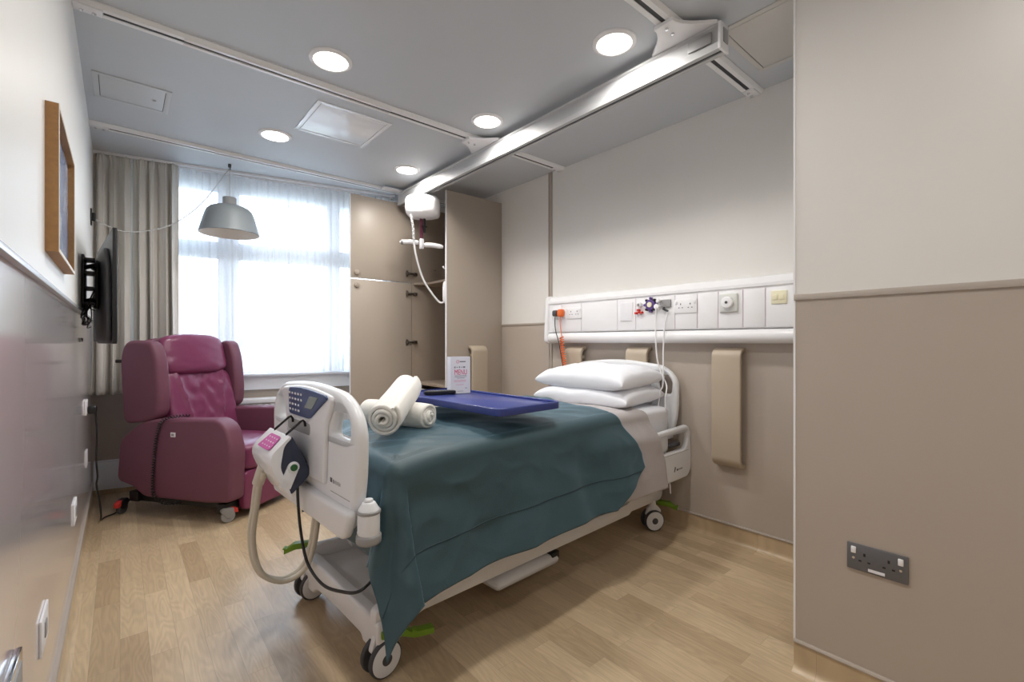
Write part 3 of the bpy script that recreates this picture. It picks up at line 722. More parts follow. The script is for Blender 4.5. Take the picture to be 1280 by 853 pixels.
b.prism(round_poly([(-.375, .085), (-.25, .085, .01), (-.235, .105, .01), (0, .108, .3), (.20, .098, .05), (.25, .062), (.375, .062), (.375, .195), (.33, .215), (-.33, .205), (-.375, .195)], .02, 5), .055, M=boardM(-.028), bev=.012, seg=3)
b.prism(round_poly([(-.01, .19), (.02, .205), (.06, .188), (.52, .178), (.52, .165), (.0, .165)], .01, 4), .68, M=fr((0, .34, 0), (1, 0, 0), (0, 0, 1)), bev=.006, seg=2)
fc = mk('foot_cover', b, M_bed2, bed)
b = MB(); b.bb((.10, -.335, .185), (.42, -.325, .20), bev=.003); mk('cover_ridge', b, M_bed2, fc)
b = MB()
for s in (-1, 1):     # scissor arms lifting the deck
    b.tube([(.15, s*.26, .24), (.72, s*.26, .46)], .022, n=10); b.tube([(1.75, s*.26, .24), (1.18, s*.26, .46)], .022, n=10)
b.tube([(.45, 0, .22), (.85, 0, .42)], .028, n=12)
mk('lifting_arm', b, M_bed2, bed)
b = MB(); b.bb((.56, -.345, .075), (.99, .10, .13), bev=.03, seg=3); b.bb((.60, -.30, .12), (.95, .06, .18), bev=.01)
ut = mk('motor_tray', b, M_bed2, bed); mk('tray_foot', MB().bb((.93, -.34, .10), (.985, -.30, .14), bev=.004), M_dark, ut)
# castors
def castor(x, y, ang):
    c = MB(); R = .066
    M = Matrix.Translation((x, y, 0)) @ Matrix.Rotation(ang, 4, 'Z')
    o = MB()
    for s in (-1, 1):
        o.cyl((0, s*.016, R), (0, s*.036, R), R-.001, n=40, bev=.005, M=M)
    tyre = o
    o = MB(); o.cyl((0, 0, .06), (0, 0, .19), .022, n=20, bev=.004, M=M); o.prism(round_poly([(-.05, .095), (-.03, .15), (.02, .165), (.06, .12), (.03, .075)], .015, 3), .024, M=M @ fr((0, .012, 0), (1, 0, 0), (0, 0, 1)), bev=.005)
    wheel = mk('castor', o, M_bed2, bed); mk('tyre', tyre, M_tyre, wheel)
    o = MB()
    for s in (-1, 1): o.cyl((0, s*.034, R), (0, s*.0385, R), R*.88, n=40, bev=.003, M=M)
    mk('wheel_disc', o, M_bed, wheel)
    o = MB()
    for s in (-1, 1): o.cyl((0, s*.037, R), (0, s*.040, R), R*.30, n=28, M=M)
    mk('hub_cap', o, M_tyre, wheel)
    return wheel
for (x, y, a) in ((-.0, -.345, math.radians(6)), (.0, .345, math.radians(8)), (1.88, -.345, math.radians(-32)), (1.88, .345, math.radians(5))): castor(x, y, a)
def pedal(x, y, ang, L=.15):
    o = MB(); M = Matrix.Translation((x, y, .155)) @ Matrix.Rotation(ang, 4, 'Z')
    o.prism(round_poly([(-.02, -.010), (.05, -.012), (.10, -.030), (L, -.030), (L, -.008), (.11, -.008), (.10, -.002), (.09, -.008), (.06, .014), (-.02, .016)], .006, 3), .036, M=M @ fr((0, .018, 0), (1, 0, 0), (0, 0, 1)), bev=.004)
    p = mk('brake_pedal', o, M_green, bed); p['label'] = 'green brake pedal'; return p
pedal(.005, -.375, math.radians(-20), .17)
p_ = pedal(-.005, .372, math.radians(150), .10); p_.location.z = .085
pedal(1.96, -.36, math.radians(-70), .10)
# foot-end corner fitting with red dot
b = MB(); b.cyl((.085, -.362, .185), (.085, -.369, .185), .011, n=16, bev=.002, m=M_red); b.cyl((.065, -.362, .165), (.065, -.368, .165), .013, n=16, bev=.002, m=M_dark)
mk('brake_marker', b, M_red, bed)
# head-end side rail
def rail_side(y, s):
    out = round_poly([(1.64, .345, .02), (2.03, .345, .03), (2.075, .39, .03), (2.075, .62, .06), (2.03, .675, .05), (1.64, .665, .05)], .03, 7)
    hole = round_poly([(1.69, .53), (2.0, .53), (2.03, .60), (2.01, .638), (1.69, .63)], .03, 6)
    r = mk('side_rail', MB().plate([out, hole], .032, bev=.013, res=4, M=fr((0, y, 0), (1, 0, 0), (0, 0, 1))), M_bed, bed, ang=50)
    if s < 0:
        q = MB(); q.prism(round_poly([(1.845, .405), (1.855, .405), (1.866, .43), (1.857, .438)], .003, 2), .001, M=fr((0, y-.0165, 0), (1, 0, 0), (0, 0, 1)), m=M_dgrey)
        q.box((1.888, y-.0168, .414), (.018, .001, .011), m=M_dgrey)
        for k in range(5): q.box((1.908+.010*k, y-.0168, .414), (.006, .001, .009), m=M_grey)
        mk('logo', q, M_dgrey, r)
        q = MB(); q.box((1.85, y-.0165, .515), (.38, .001, .002)); mk('seam', q, M_grey, r)
        q = MB(); q.rbox((1.80, y+.05, .575), (.13, .05, .12), e=4, n=5, m=M_bed); q.rbox((1.70, y+.04, .56), (.03, .04, .15), e=5, n=4, m=M_panelblue); q.bb((1.86, y+.03, .535), (2.02, y+.07, .56), bev=.008, m=M_dgrey)
        mk('rail_mechanism', q, M_bed, r)
    return r
rail_side(-.495, -1); rail_side(.495, 1)

# ------------------------------------------------------------------ bedding
def drape(x0, x1, F, side, top, rr, flare, fold, name_seed, nu=170, nv=150, headcut=None, wr=.004, foot=True, hy=.41, push=lambda x, o: 0):
    """cloth laid over a rounded block; a along the bed from -F beyond the foot, b across"""
    HY = hy
    def fn(u, v):
        bb = -(HY+side)+v*2*(HY+side)
        hx = x1(bb) if callable(x1) else x1
        a = (x0-F)+u*(hx-(x0-F))
        qx = max(a, x0) if foot else a; qy = min(max(bb, -HY), HY)
        ox, oy = a-qx, bb-qy; d = math.hypot(ox, oy)
        base = top(qx, qy)
        if d < 1e-6:
            p = Vector((qx, qy, base)); z = noise.noise(Vector((qx*3, qy*5, name_seed)))*wr*1.3+noise.noise(Vector((qx*11+qy*5, qy*9, name_seed+3)))*wr*.5
            # long diagonal creases fading out
            cr = math.sin((qx*1.4+qy*2.3)*9+2*noise.noise(Vector((qx*2, qy*2, 5))))
            z += wr*.55*cr*max(0, noise.noise(Vector((qx*1.3, qy*1.8, name_seed+9)))+.2)
            fx = max(0, 1-qx/.45); z += fx*.010*(.5-abs(noise.noise(Vector((math.atan2(qy, qx+.25)*5.5, (qx+.2)*1.2, 3.3)))))*2
            return p+Vector((0, 0, z))
        # square cloth corners hang lower than the sides, limited to the side length plus a tip
        dx, dy = ox/d, oy/d
        if d < rr*PI/2: th = d/rr; outw = rr*math.sin(th); drop = rr*(1-math.cos(th)); e = 0
        else:
            e = d-rr*PI/2; outw = rr+flare*e*e*2; drop = rr+e
        if ox < 0 and oy != 0: per = x0-.3*math.atan2(abs(ox), abs(oy))
        elif ox < 0: per = x0-.6-qy
        else: per = qx
        k = min(1, e/.35); k = k*k*(3-2*k)
        s = fold*k*(math.sin(per*8.2+name_seed)+.55*math.sin(per*19+1.7*name_seed)+.5*noise.noise(Vector((per*5, e*3, name_seed))))
        crn = (abs(dx*dy)*2)
        s += crn*k*.022*math.sin(math.atan2(abs(ox), abs(oy))*6+1.0)
        nz = noise.noise(Vector((per*7, e*8, name_seed+4)))*.005*min(1, e/.05)
        kk = min(1, e/.12); kk = kk*kk*(3-2*kk)
        fw_ = max(0, 1-abs(qx-.25)/.7)
        nz += .010*fw_*min(1, e/.08)*(.5-abs(noise.noise(Vector((per*3.2+e*4.5, e*6.0-per*2.0, name_seed+6)))))*2*(1 if fold > .006 else .4)
        nz += .006*min(1, e/.08)*(.5-abs(noise.noise(Vector((per*6.5+e*3, e*9-per*3, name_seed+16)))))
        outw += s+nz+push(qx, oy)*kk
        if ox < 0 and oy > 0: drop = rr+e*.4
        elif ox < 0: outw += .010*math.sin(qy*14+1)*kk
        lim = (.075 if ox < 0 and abs(oy) < 1e-6 else 9)
        outw = min(max(outw, rr*.9 if e > 0 else 0), lim) if e > 0 else outw
        return Vector((qx+dx*outw, qy+dy*outw, base-drop))
    b = MB(); b.grid(fn, nu, nv, M=BM); b.fn = fn; return b
def topz(x, y): return .803+.022*math.sin(min(max(x, 0), 1.3)/1.3*PI*.5)-.02*(1-min(max(x/.25, 0), 1))**2-.012*(abs(y)/.41)**6
def headx(bb):
    if bb > -.41: return 1.33+.30*(bb+.41)*(.5 if bb > .1 else 1) if bb < .3 else 1.33+.30*.71*.5+.03
    return 1.33+min(.10, (-.41-bb)*.45)-max(0, (-.41-bb)-.34)*.9
def hx2(bb):
    t = (bb+.41)
    if bb > -.41: return 1.30+.22*min(t, .75)
    d = -t
    return 1.30+.14*min(1, d/.25)-max(0, d-.32)*1.9
def solid(o, th, off=1):
    m = o.modifiers.new('Thickness', 'SOLIDIFY'); m.thickness = th; m.offset = off; return o
def bpush(x, oy): t_ = min(max((x-.95)/.3, 0), 1); return .052*t_*t_*(3-2*t_)*(oy < 0)
bdr = drape(.03, hx2, .37, .478, topz, .052, .30, .010, 2.0, nu=240, nv=260, wr=.009, push=bpush); bfn = bdr.fn
bl = mk('blanket', bdr, M_blanket, ang=180, flat=True)
sp_ = []
for k in range(121):
    p = bfn(k/120, (.505-.345)/(2*(.41+.478))); sp_.append(BM @ (p+Vector((0, -.007, 0))))
sp_ = [BM @ (bfn(k/140*.985+.004, .145/(2*.888))+Vector((0, -.0065, 0))) for k in range(141)]
mk('seam', MB().tube(sp_, .0028, n=6), mat('seam_teal', (36, 58, 66), .7), bl)
solid(bl, .006); tag(bl, 'dark teal blanket draped over the bed and hanging down its side', 'blanket')
def hx3(bb):
    t = (bb+.41)
    return 1.62+(.10*min(t, .8) if t > 0 else .09*min(1, -t/.3))
def topz3(x, y): return topz(min(x, 1.3), y)-.010-.030*max(0, (x-1.35))
sh = mk('turned_down_sheet', drape(1.20, hx3, 0, .47, topz3, .046, .10, .005, 7.0, nu=60, nv=170, wr=.004, foot=False, push=lambda x, o: .050*(o < 0)), M_lilac, ang=180, flat=True)
solid(sh, .004); tag(sh, 'pale lilac-grey sheet showing between blanket and pillows', 'bed sheet')
def pillow(name, c, L, W, T, rz, seed, tilt=0, label=''):
    b = MB(); n = 44
    def shp(x, y, top):
        g = max(0, (1-abs(x)**3.2))**.33*max(0, (1-abs(y)**3.2))**.33
        px_ = x*L/2*(1-.05*(1-abs(y)**2)*abs(x)**3); py_ = y*W/2*(1-.06*(1-abs(x)**2)*abs(y)**3)
        h = T*g*(.62 if top else -.38)
        w_ = (noise.noise(Vector((x*2.2+seed, y*2.2, seed)))*.010+noise.noise(Vector((x*6+seed, y*6, seed+5)))*.004)*min(1, g*1.6)
        return Vector((px_, py_, h+w_))
    # oversample the edges
    def mp(t): t = t*2-1; return math.sin(t*PI/2)
    b.grid(lambda u, v: shp(mp(u), mp(v), True), n, n); b.grid(lambda u, v: shp(mp(u), mp(v), False), n, n)
    bmesh.ops.remove_doubles(b.bm, verts=b.bm.verts, dist=1e-4)
    M = Matrix.Translation(c) @ Matrix.Rotation(rz, 4, 'Z') @ Matrix.Rotation(tilt, 4, 'Y')
    o = mk(name, b, M_linen, M=M, ang=70)
    return tag(o, label, 'pillow', 'pillows stacked at the head of the bed')
pillow('pillow', bw(1.70, -.055, .850), .50, .69, .140, BR+math.radians(4), 1.0, math.radians(-2), 'lower white pillow, lying directly on the bed under the other')
pillow('pillow', bw(1.71, -.05, .958), .50, .68, .150, BR+math.radians(1), 6.0, math.radians(-3), 'upper white pillow, topmost of the two on the bed')

# rolled towels
def towel(p0, p1, R, label, seed, turns=3.2, sq=1.0):
    p0 = Vector(p0); p1 = Vector(p1); L = (p1-p0).length; ax = (p1-p0).normalized()
    t = tag(bpy.data.objects.new('rolled_towel', None), label, 'towel', 'rolled towels on the bed'); COL.objects.link(t); t.location = (p0+p1)/2
    up = Vector((0, 0, 1)); x = ax.cross(up).normalized(); y = x.cross(ax).normalized()
    M = Matrix(((x.x, y.x, ax.x, p0.x), (x.y, y.y, ax.y, p0.y), (x.z, y.z, ax.z, p0.z), (0, 0, 0, 1)))
    def roll(u, v):
        th = u*turns*2*PI; r = .005+(R-.005)*u
        wob = 1+.05*noise.noise(Vector((math.cos(th)*1.2, math.sin(th)*1.2+u*2, v*3+seed)))
        z = L*v+(.012*(u-.5)*(1 if v > .5 else -1))*abs(v-.5)*2*(-1.6)
        e = 1-.05*(abs(v-.5)*2)**6
        return Vector((math.cos(th+seed)*r*wob*e, math.sin(th+seed)*r*wob*sq*e, z+.006*math.sin(th*1.3+seed)*(abs(v-.5)*2)**4))
    b = MB(); b.grid(roll, int(turns*30), 34, M=M)
    o = mk('roll', b, M_towel, t, M=W2L(t), ang=180, flat=True); m = o.modifiers.new('Thickness', 'SOLIDIFY'); m.thickness = .013; m.offset = -1
    s = m
    # folded outer flap edge
    a = seed+turns*2*PI
    q = MB(); q.tube([M @ Vector((math.cos(a)*R*.99, math.sin(a)*R*.99*sq, L*k/12)) for k in range(13)], .0055, n=8)
    mk('hem', q, M_towel, o, M=W2L(t))
    return t
towel(bw(.20, .19, .872), bw(.345, -.135, .865), .050, 'rolled cream towel lying flat on the teal blanket, underneath the other', 2.2)
towel(bw(.075, -.215, .892), bw(.36, .085, .985), .062, 'rolled cream towel leaning on top of the other towel', 4.0, turns=3.5)

# ------------------------------------------------------------------ feeding pump hung on the footboard
t = thing('air_pump', 'white and navy mattress air pump hooked on the footboard', 'pump', tuple(bw(-.22, .04, .60)), BR)
PM = BM
def pr(poly, y0, y1, bev, m, seg=3): return MB().prism(poly, y1-y0, M=PM @ fr((0, y1, 0), (1, 0, 0), (0, 0, 1)), bev=bev, seg=seg, m=m)
A = Vector((-.222, .848)); Bp = Vector((-.300, .778)); Cp = Vector((-.222, .620)); D = Vector((-.145, .690))
def mixp(s, q):   # s: 0 back .. 1 front, q: 0 top .. 1 bottom
    return tuple(A.lerp(Bp, s).lerp(D.lerp(Cp, s), q))
shell = pr(round_poly([(*mixp(.0, -.01), .012), (*mixp(1.0, 0), .04), (*mixp(1.10, .45), .05), (*mixp(.99, 1.03), .02), (*mixp(.95, 1.03), .004), (*mixp(.84, .60), .01), (*mixp(.82, .36), .02), (*mixp(.35, .06), .02), (*mixp(.0, .05), .006)], .02, 6), -.070, .175, .014, M_bed)
sh_ = mk('front_shell', shell, M_bed, t, M=W2L(t))
nb = pr(round_poly([(*mixp(-.06, .03), .01), (*mixp(.6, .04), .02), (*mixp(.93, .4), .02), (*mixp(.93, 1.0), .012), (*mixp(-.06, 1.0), .03)], .02, 5), -.062, .167, .008, M_navy)
mk('back_case', nb, M_navy, t, M=W2L(t))
c0 = Vector(mixp(.42, .56))
b = MB(); b.cyl(PM @ Vector((c0.x, -.060, c0.y)), PM @ Vector((c0.x, -.073, c0.y)), .021, n=28, bev=.004, m=M_bed)
c1 = Vector(mixp(.78, .68)); dv = (c1-c0).normalized(); nv_ = Vector((-dv.y, dv.x))
b.prism([tuple(c0+nv_*.021), tuple(c1+dv*.03+nv_*.021), tuple(c1+dv*.03-nv_*.021), tuple(c0-nv_*.021)], .010, M=PM @ fr((0, -.060, 0), (1, 0, 0), (0, 0, 1)), bev=.002)
bt = mk('button_surround', b, M_bed, t, M=W2L(t))
mk('power_button', MB().cyl(PM @ Vector((c0.x, -.070, c0.y)), PM @ Vector((c0.x, -.078, c0.y)), .013, n=24, bev=.003), mat('dark_green', (36, 92, 44), .35), bt, M=W2L(t))
# keypad on the sloping top
td = (Bp-A).normalized(); tn = Vector((td.y, -td.x));
if tn.y < 0: tn = -tn
def topP(s, y, h=0): p = A.lerp(Bp, s)+tn*h; return PM @ Vector((p.x, y, p.y))
kp = MB(); v0 = topP(.5, .04, .0035)
ud = (topP(1, .17)-topP(0, .17)).normalized(); vd = (topP(.5, .2)-topP(.5, .1)).normalized()
KM = fr(v0, ud, vd)
kp.prism(round_poly([(-.034, -.055), (.030, -.070, .02), (.030, .075), (-.034, .060)][::1], .010, 4), .003 if KM.col[2].z > 0 else -.003, M=KM, bev=.001, seg=1)
ko = mk('keypad', kp, M_pink, t, M=W2L(t))
b = MB()
for i in range(3):
    for j in range(4): b.box((-.02+.018*i, -.045+.028*j, .0035 if KM.col[2].z > 0 else -.0035), (.005, .009, .001), M=KM)
mk('key_marks', b, M_white, ko, M=W2L(t))
hk = MB()
for y in (-.03, .11):
    hk.tube([PM @ Vector(p) for p in [(-.222, y, .835), (-.225, y, .850), (-.172, y, .893), (-.164, y, .896), (-.158, y, .888), (-.156, y, .872)]], .0045, n=8)
    hk.tube([PM @ Vector(p) for p in [(-.222, y, .842), (-.150, y, .725), (-.146, y, .70)]], .0045, n=8)
mk('hook', hk, M_dark, t, M=W2L(t))
b = MB()
hp = [(-.268, .13, .690), (-.270, .19, .62), (-.265, .25, .52), (-.262, .315, .38), (-.25, .32, .27), (-.215, .31, .19), (-.14, .285, .155), (-.07, .25, .20), (-.045, .22, .30), (-.035, .20, .42), (-.03, .18, .52)]
b.tube([PM @ p for p in spline(hp, 10)], .0125, n=12)
b.tube([PM @ (Vector(p)+Vector((.004, -.024, 0))) for p in spline(hp, 10)], .0115, n=12)
b.cyl(PM @ Vector((-.262, .12, .71)), PM @ Vector((-.272, .165, .63)), .022, n=16, bev=.004)
mk('air_hose', b, M_hose, t, M=W2L(t))
b = MB(); b.tube([PM @ p for p in spline([(-.185, -.03, .66), (-.185, -.04, .57), (-.18, -.06, .46), (-.17, -.10, .365), (-.16, -.22, .33), (-.14, -.34, .345), (-.12, -.42, .37), (-.06, -.40, .38)], 10)], .0055, n=8)
mk('power_lead', b, M_dark, t, M=W2L(t))

# ------------------------------------------------------------------ overbed table
TR = math.radians(3)
t = thing('overbed_table', 'overbed table with blue top reaching over the bed', 'table', (1.40, 2.47, 0), TR)
TM = Matrix.Translation((1.372, 1.955, 0)) @ Matrix.Rotation(TR, 4, 'Z')
def rrect(hx_, hy_, r): return round_poly([(-hx_, -hy_), (hx_, -hy_), (hx_, hy_), (-hx_, hy_)], r, 6)
top = wp('tabletop', MB().prism(rrect(.195, .445, .045), .018, M=TM @ Matrix.Translation((0, 0, .892)), bev=.005), M_traybl, t)
b = MB(); b.plate([rrect(.200, .450, .05), rrect(.186, .436, .038)], .034, bev=.005, res=3, M=TM @ Matrix.Translation((0, 0, .904))); wp('raised_rim', b, M_traybl, top)
b = MB(); b.bb((-.12, -.10, .868), (.12, .50, .893), M=TM, bev=.006); wp('support_frame', b, M_dgrey, t)
b = MB(); b.bb((-.035, .475, .06), (.035, .545, .50), M=TM, bev=.006); b.bb((-.027, .483, .48), (.027, .537, .885), M=TM, bev=.004); wp('column', b, M_white, t)
b = MB(); b.bb((-.03, .475, .055), (.03, .54, .095), M=TM, bev=.008)
for x in (-.30, .30): b.bb((x-.02, .02, .055), (x+.02, .56, .085), M=TM, bev=.008)
b.bb((-.32, .49, .055), (.32, .54, .09), M=TM, bev=.008); base = wp('base_frame', b, M_white, t)
b = MB()
for x in (-.30, .30):
    for y in (.05, .53): b.cyl(TM @ Vector((x-.012, y, .025)), TM @ Vector((x+.012, y, .025)), .025, n=20, bev=.004)
wp('castor', b, M_dark, base)
# menu card box
CM = Matrix.Translation((1.455, 2.185, .9115)) @ Matrix.Rotation(math.radians(-10), 4, 'Z')
t = thing('menu_card', 'white open card box printed MENU standing on the blue table', 'menu card', (1.455, 2.185, .9115))
b = MB(); cw, cd, ch_ = .118, .055, .205
b.bb((-cw/2, -cd/2, 0), (cw/2, -cd/2+.0012, ch_), M=CM); b.bb((-cw/2, cd/2-.0012, 0), (cw/2, cd/2, ch_), M=CM); b.bb((-cw/2, -cd/2, 0), (-cw/2+.0012, cd/2, ch_), M=CM); b.bb((cw/2-.0012, -cd/2, 0), (cw/2, cd/2, ch_), M=CM); b.bb((-cw/2, -cd/2, 0), (cw/2, cd/2, .001), M=CM)
wp('card', b, M_card, t)
XM = CM @ fr((0, -cd/2-.0002, 0), (1, 0, 0), (0, 0, 1))
wp('menu_lettering', MB().text('MENU', .033, M=XM @ Matrix.Translation((0, .118, 0)) @ Matrix.Diagonal((.85, 1.25, 1, 1))), M_inkpink, t)
b = MB()
for k, wd in enumerate((.008, .010, .006, .010, .012)): b.box((-.035+.014*k, .147, 0), (wd, .003 if k % 2 else .009, .0006), M=XM)
for z, wd in ((.100, .072), (.093, .072), (.086, .045)): b.box((0, z, 0), (wd, .0022, .0006), M=XM)
b.box((-.002, .014, 0), (.035, .002, .0006), M=XM); b.box((.033, .030, 0), (.012, .003, .0006), M=XM)
wp('small_print', b, M_inkgrey, t)
b = MB()
for z, wd in ((.074, .074), (.067, .070), (.050, .045)): b.box((-.004, z, 0), (wd, .0022, .0006), M=XM)
b.lathe([(.006, 0), (.009, 0), (.009, .0006), (.006, .0006)], o=(-.018, .178, 0), n=20, M=XM)
wp('pink_print', b, mat('ink_rose', (226, 150, 170), .6), t)
b = MB(); b.box((.012, .178, 0), (.036, .0045, .0006), M=XM); wp('logo_word', b, M_dgrey, t)
# remote
b = MB(); RM = Matrix.Translation((1.335, 2.19, .9235)) @ Matrix.Rotation(math.radians(-17), 4, 'Z')
t = thing('remote_control', 'black remote control lying on the blue table beside the menu card', 'remote control', (1.335, 2.19, .9115))
wp('body', MB().rbox((0, 0, 0), (.175, .05, .022), e=6, n=8, M=RM), M_dark, t)
b = MB()
for i in range(8):
    for j in range(3): b.box((-.06+.015*i, -.013+.013*j, .0108), (.007, .007, .0015), M=RM)
wp('keys', b, M_grey, t)

# ------------------------------------------------------------------ riser recliner armchair
CA = math.atan2(.6, .8)
t = thing('armchair', 'magenta wing-back riser recliner armchair on castors by the curtains', 'armchair', (.515, 3.566, 0), CA)
def side(u0, u1, c=0):
    return MB().prism(round_poly([(.855-c, .235, .05), (.825-c, .527, .06), (.62, .668, .10), (.02, .690, .05), (-.055, .64, .06), (-.10, .49, .08), (-.085, .150, .03), (.10, .135, .02), (.62, .14, .03), (.72, .205, .03)], .03, 6), u1-u0, M=fr((u0, 0, 0), (0, 1, 0), (0, 0, 1)), bev=.022, seg=4)
s1 = mk('arm_side', side(-.03, .10), M_vinyl, t, ang=50); mk('arm_side', side(.60, .73, .10), M_vinyl, t, ang=50)
b = MB()
def wr(q, c): return (0, 0, (.022*(1-q.x*q.x)*(1-q.y*q.y) if q.z > 0 else 0)+.004*noise.noise(Vector((c.x*9, c.y*9, c.z*9))))
mk('seat_cushion', MB().rbox((.35, .20, .405), (.505, .60, .185), e=7, n=14, fn=wr), M_leather, t, ang=60)
mk('footrest', MB().rbox((.35, -.055, .185), (.50, .06, .27), e=9, n=10), M_leather, t, ang=60)
BT = Matrix.Translation((.35, .50, .47)) @ Matrix.Rotation(math.radians(-14), 4, 'X')
def bk(q, c):
    s = -.022*(1-abs(q.x)**2.5) if q.y < 0 else 0          # hollow centre between bolsters
    f = 0
    if q.y < 0:
        f = .007*math.sin((q.x*3.1+q.z*2.2*(1 if q.x > 0 else -1))*4)*(1-abs(q.x))*max(0, .9-abs(q.z+.1))
        f += -.016*math.exp(-((abs(q.x)-.52-.18*(q.z))/.05)**2)
        f += .006*noise.noise(Vector((q.x*4, q.z*5, 2)))+.016*(abs(noise.noise(Vector((q.x*3+q.z*1.5, q.z*3.4-q.x*2, 7))))-.15)*max(0, 1-abs(q.x)*1.3)
        f -= .012*math.exp(-((q.z+.55)/.06)**2)*(abs(q.x) < .6)
    return (0, -s*.9+f-.01, 0)
mk('back_cushion', MB().rbox((0, 0, .25), (.56, .15, .56), e=6, n=26, M=BT, fn=bk), M_leather, t, ang=60)
def hd(q, c): return (0, (-.012*(1-q.x*q.x) if q.y < 0 else 0)+.004*noise.noise(Vector((q.x*3, q.z*5, 4))), .020*(1-q.x*q.x) if q.z > 0 else 0)
mk('headrest_cushion', MB().rbox((0, .005, .635), (.545, .20, .29), e=5, n=18, M=BT, fn=hd), M_leather, t, ang=60)
b = MB(); b.rbox((0, .105, .40), (.56, .10, .80), e=8, n=10, M=BT); mk('back_shell', b, M_vinyl, t)
def wing(u0, u1, c=0):
    return MB().prism(round_poly([(.835-c, 1.08, .10), (.79-c, 1.212, .10), (.56, 1.205, .07), (.515, 1.08, .08), (.49, .84, .06), (.50, .70, .04), (.57, .655, .04), (.80-c, .63, .05)], .05, 8), u1-u0, M=fr((u0, 0, 0), (0, 1, 0), (0, 0, 1)), bev=.030, seg=5)
mk('wing', wing(-.028, .075), M_vinyl, t, ang=50); mk('wing', wing(.625, .728, .14), M_vinyl, t, ang=50)
b = MB(); b.bb((.0, -.02, .06), (.70, .05, .125), bev=.006); b.bb((.03, .0, .085), (.07, .80, .15), bev=.006); b.bb((.63, .0, .085), (.67, .80, .15), bev=.006); b.bb((.0, .70, .09), (.70, .78, .16), bev=.006)
b.tube([(.35, .1, .11), (.35, .7, .13)], .03, n=10)
mk('base_frame', b, M_dark, t)
def ccast(x, y, a, dark=False):
    M = Matrix.Translation((x, y, 0)) @ Matrix.Rotation(a, 4, 'Z')
    o = MB(); o.cyl((0, -.014, .042), (0, .014, .042), .042, n=32, bev=.006, M=M); wl = mk('castor', o, M_grey if not dark else M_dgrey, t)
    o = MB(); o.prism(round_poly([(-.035, .05), (-.03, .095), (.03, .105), (.045, .08), (.01, .03), (-.01, .03)], .01, 3), .044, M=M @ fr((0, .022, 0), (1, 0, 0), (0, 0, 1)), bev=.004)
    mk('fork', o, M_grey if not dark else M_dark, wl)
    o = MB(); o.cyl((0, -.016, .042), (0, .016, .042), .015, n=16, M=M); mk('hub', o, M_dgrey, wl)
    o = MB(); o.prism(round_poly([(-.06, .055), (-.055, .085), (-.02, .10), (.0, .085), (-.03, .06)], .006, 3), .034, M=M @ fr((0, .017, 0), (1, 0, 0), (0, 0, 1)), bev=.004)
    p = mk('brake_lever', o, M_red, wl); return wl
ccast(.03, -.015, math.radians(156)); ccast(.68, 0.03, math.radians(80)); ccast(-.005, .835, math.radians(20), True); ccast(.66, .74, math.radians(60), True)
b = MB(); b.bb((-.034, .345, .560), (-.029, .385, .592), bev=.003); sk = mk('charging_socket', b, M_card, t)
b = MB(); b.bb((-.0355, .354, .568), (-.0335, .376, .584), bev=.001); mk('port', b, M_grey, sk)
b = MB(); pth = spline([(.03, .30, .700), (-.005, .36, .698), (-.042, .435, .675), (-.043, .482, .592), (-.043, .509, .43), (-.043, .523, .27), (-.043, .515, .17), (-.042, .45, .125), (-.03, .37, .118), (0, .33, .12)], 8)
b.tube(helix(pth, .0095, .018, 9), .0034, n=5); mk('coiled_lead', b, M_dark, t)
b = MB(); b.cyl((-.04, .845, 1.065), (.0, .80, 1.065), .012, n=12, bev=.003); mk('release_knob', b, M_dark, t)

# ------------------------------------------------------------------ curtains
def curtain(name, t0, t1, n, z0, z1, amp, folds, m, seed, nu=240, nv=60, th=.003, gather=.0, skew=None, group=None, label='', cat='curtain'):
    def fn(u, v):
        x = t0+(t1-t0)*u; z = z0+(z1-z0)*v
        ph = u*folds*2*PI+1.2*noise.noise(Vector((u*5, seed, 0)))*2
        a = amp*(.75+.4*(1-v))
        y = a*math.sin(ph+.5*noise.noise(Vector((u*3, v*1.5, seed)))) + a*.28*math.sin(ph*2.3+seed)+.008*noise.noise(Vector((u*9, v*1.5, seed+2)))
        if gather and v > .94:
            k = (v-.94)/.06; y = y*(1-.5*k)+.006*math.sin(u*folds*2*PI*4)*k
        dx = .012*noise.noise(Vector((u*6, v*2, seed+8)))*(1-v)
        if skew: dx += skew(u, v)
        return Vector((x+dx, n+y, z))
    b = MB(); b.grid(fn, nu, nv, M=MW)
    o = mk(name, b, m, ang=180, flat=True)
    if th: s = o.modifiers.new('Thickness', 'SOLIDIFY'); s.thickness = th
    if m is M_sheer:
        for u0 in (0, 1):
            q = MB(); q.grid(lambda u, v: fn(abs(u0-u*.012), v)+Vector((0, 0, 0)), 2, nv, M=MW @ Matrix.Translation((0, -.003, 0)))
            mk('side_hem', q, m, o, flat=True)
    return tag(o, label, cat, group)
curtain('curtain', .028, .262, -.185, .80, 2.622, .036, 3, M_curt, 3, gather=1, group='grey curtains', label='grey curtain hanging against the left wall, behind the television')
curtain('curtain', .275, .565, -.185, .80, 2.622, .038, 4, M_curt, 8, gather=1, group='grey curtains', label='grey curtain next to the window, with the sheer curtain on its right')
curtain('sheer_curtain', .42, 1.368, -.105, .925, 2.625, .012, 15, M_sheer, 5, nu=300, nv=40, th=0, group='sheer curtains', label='white sheer curtain left of the seam, behind the hanging lamp')
curtain('sheer_curtain', 1.360, 2.28, -.112, .925, 2.625, .012, 14, M_sheer, 11, nu=300, nv=40, th=0, group='sheer curtains', label='white sheer curtain between the seam and the wardrobe door')
b = MB(); b.bb((.02, -.195, 2.618), (2.3, -.172, 2.64), M=MW, bev=.002); b.bb((.02, -.118, 2.618), (2.3, -.095, 2.64), M=MW, bev=.002)
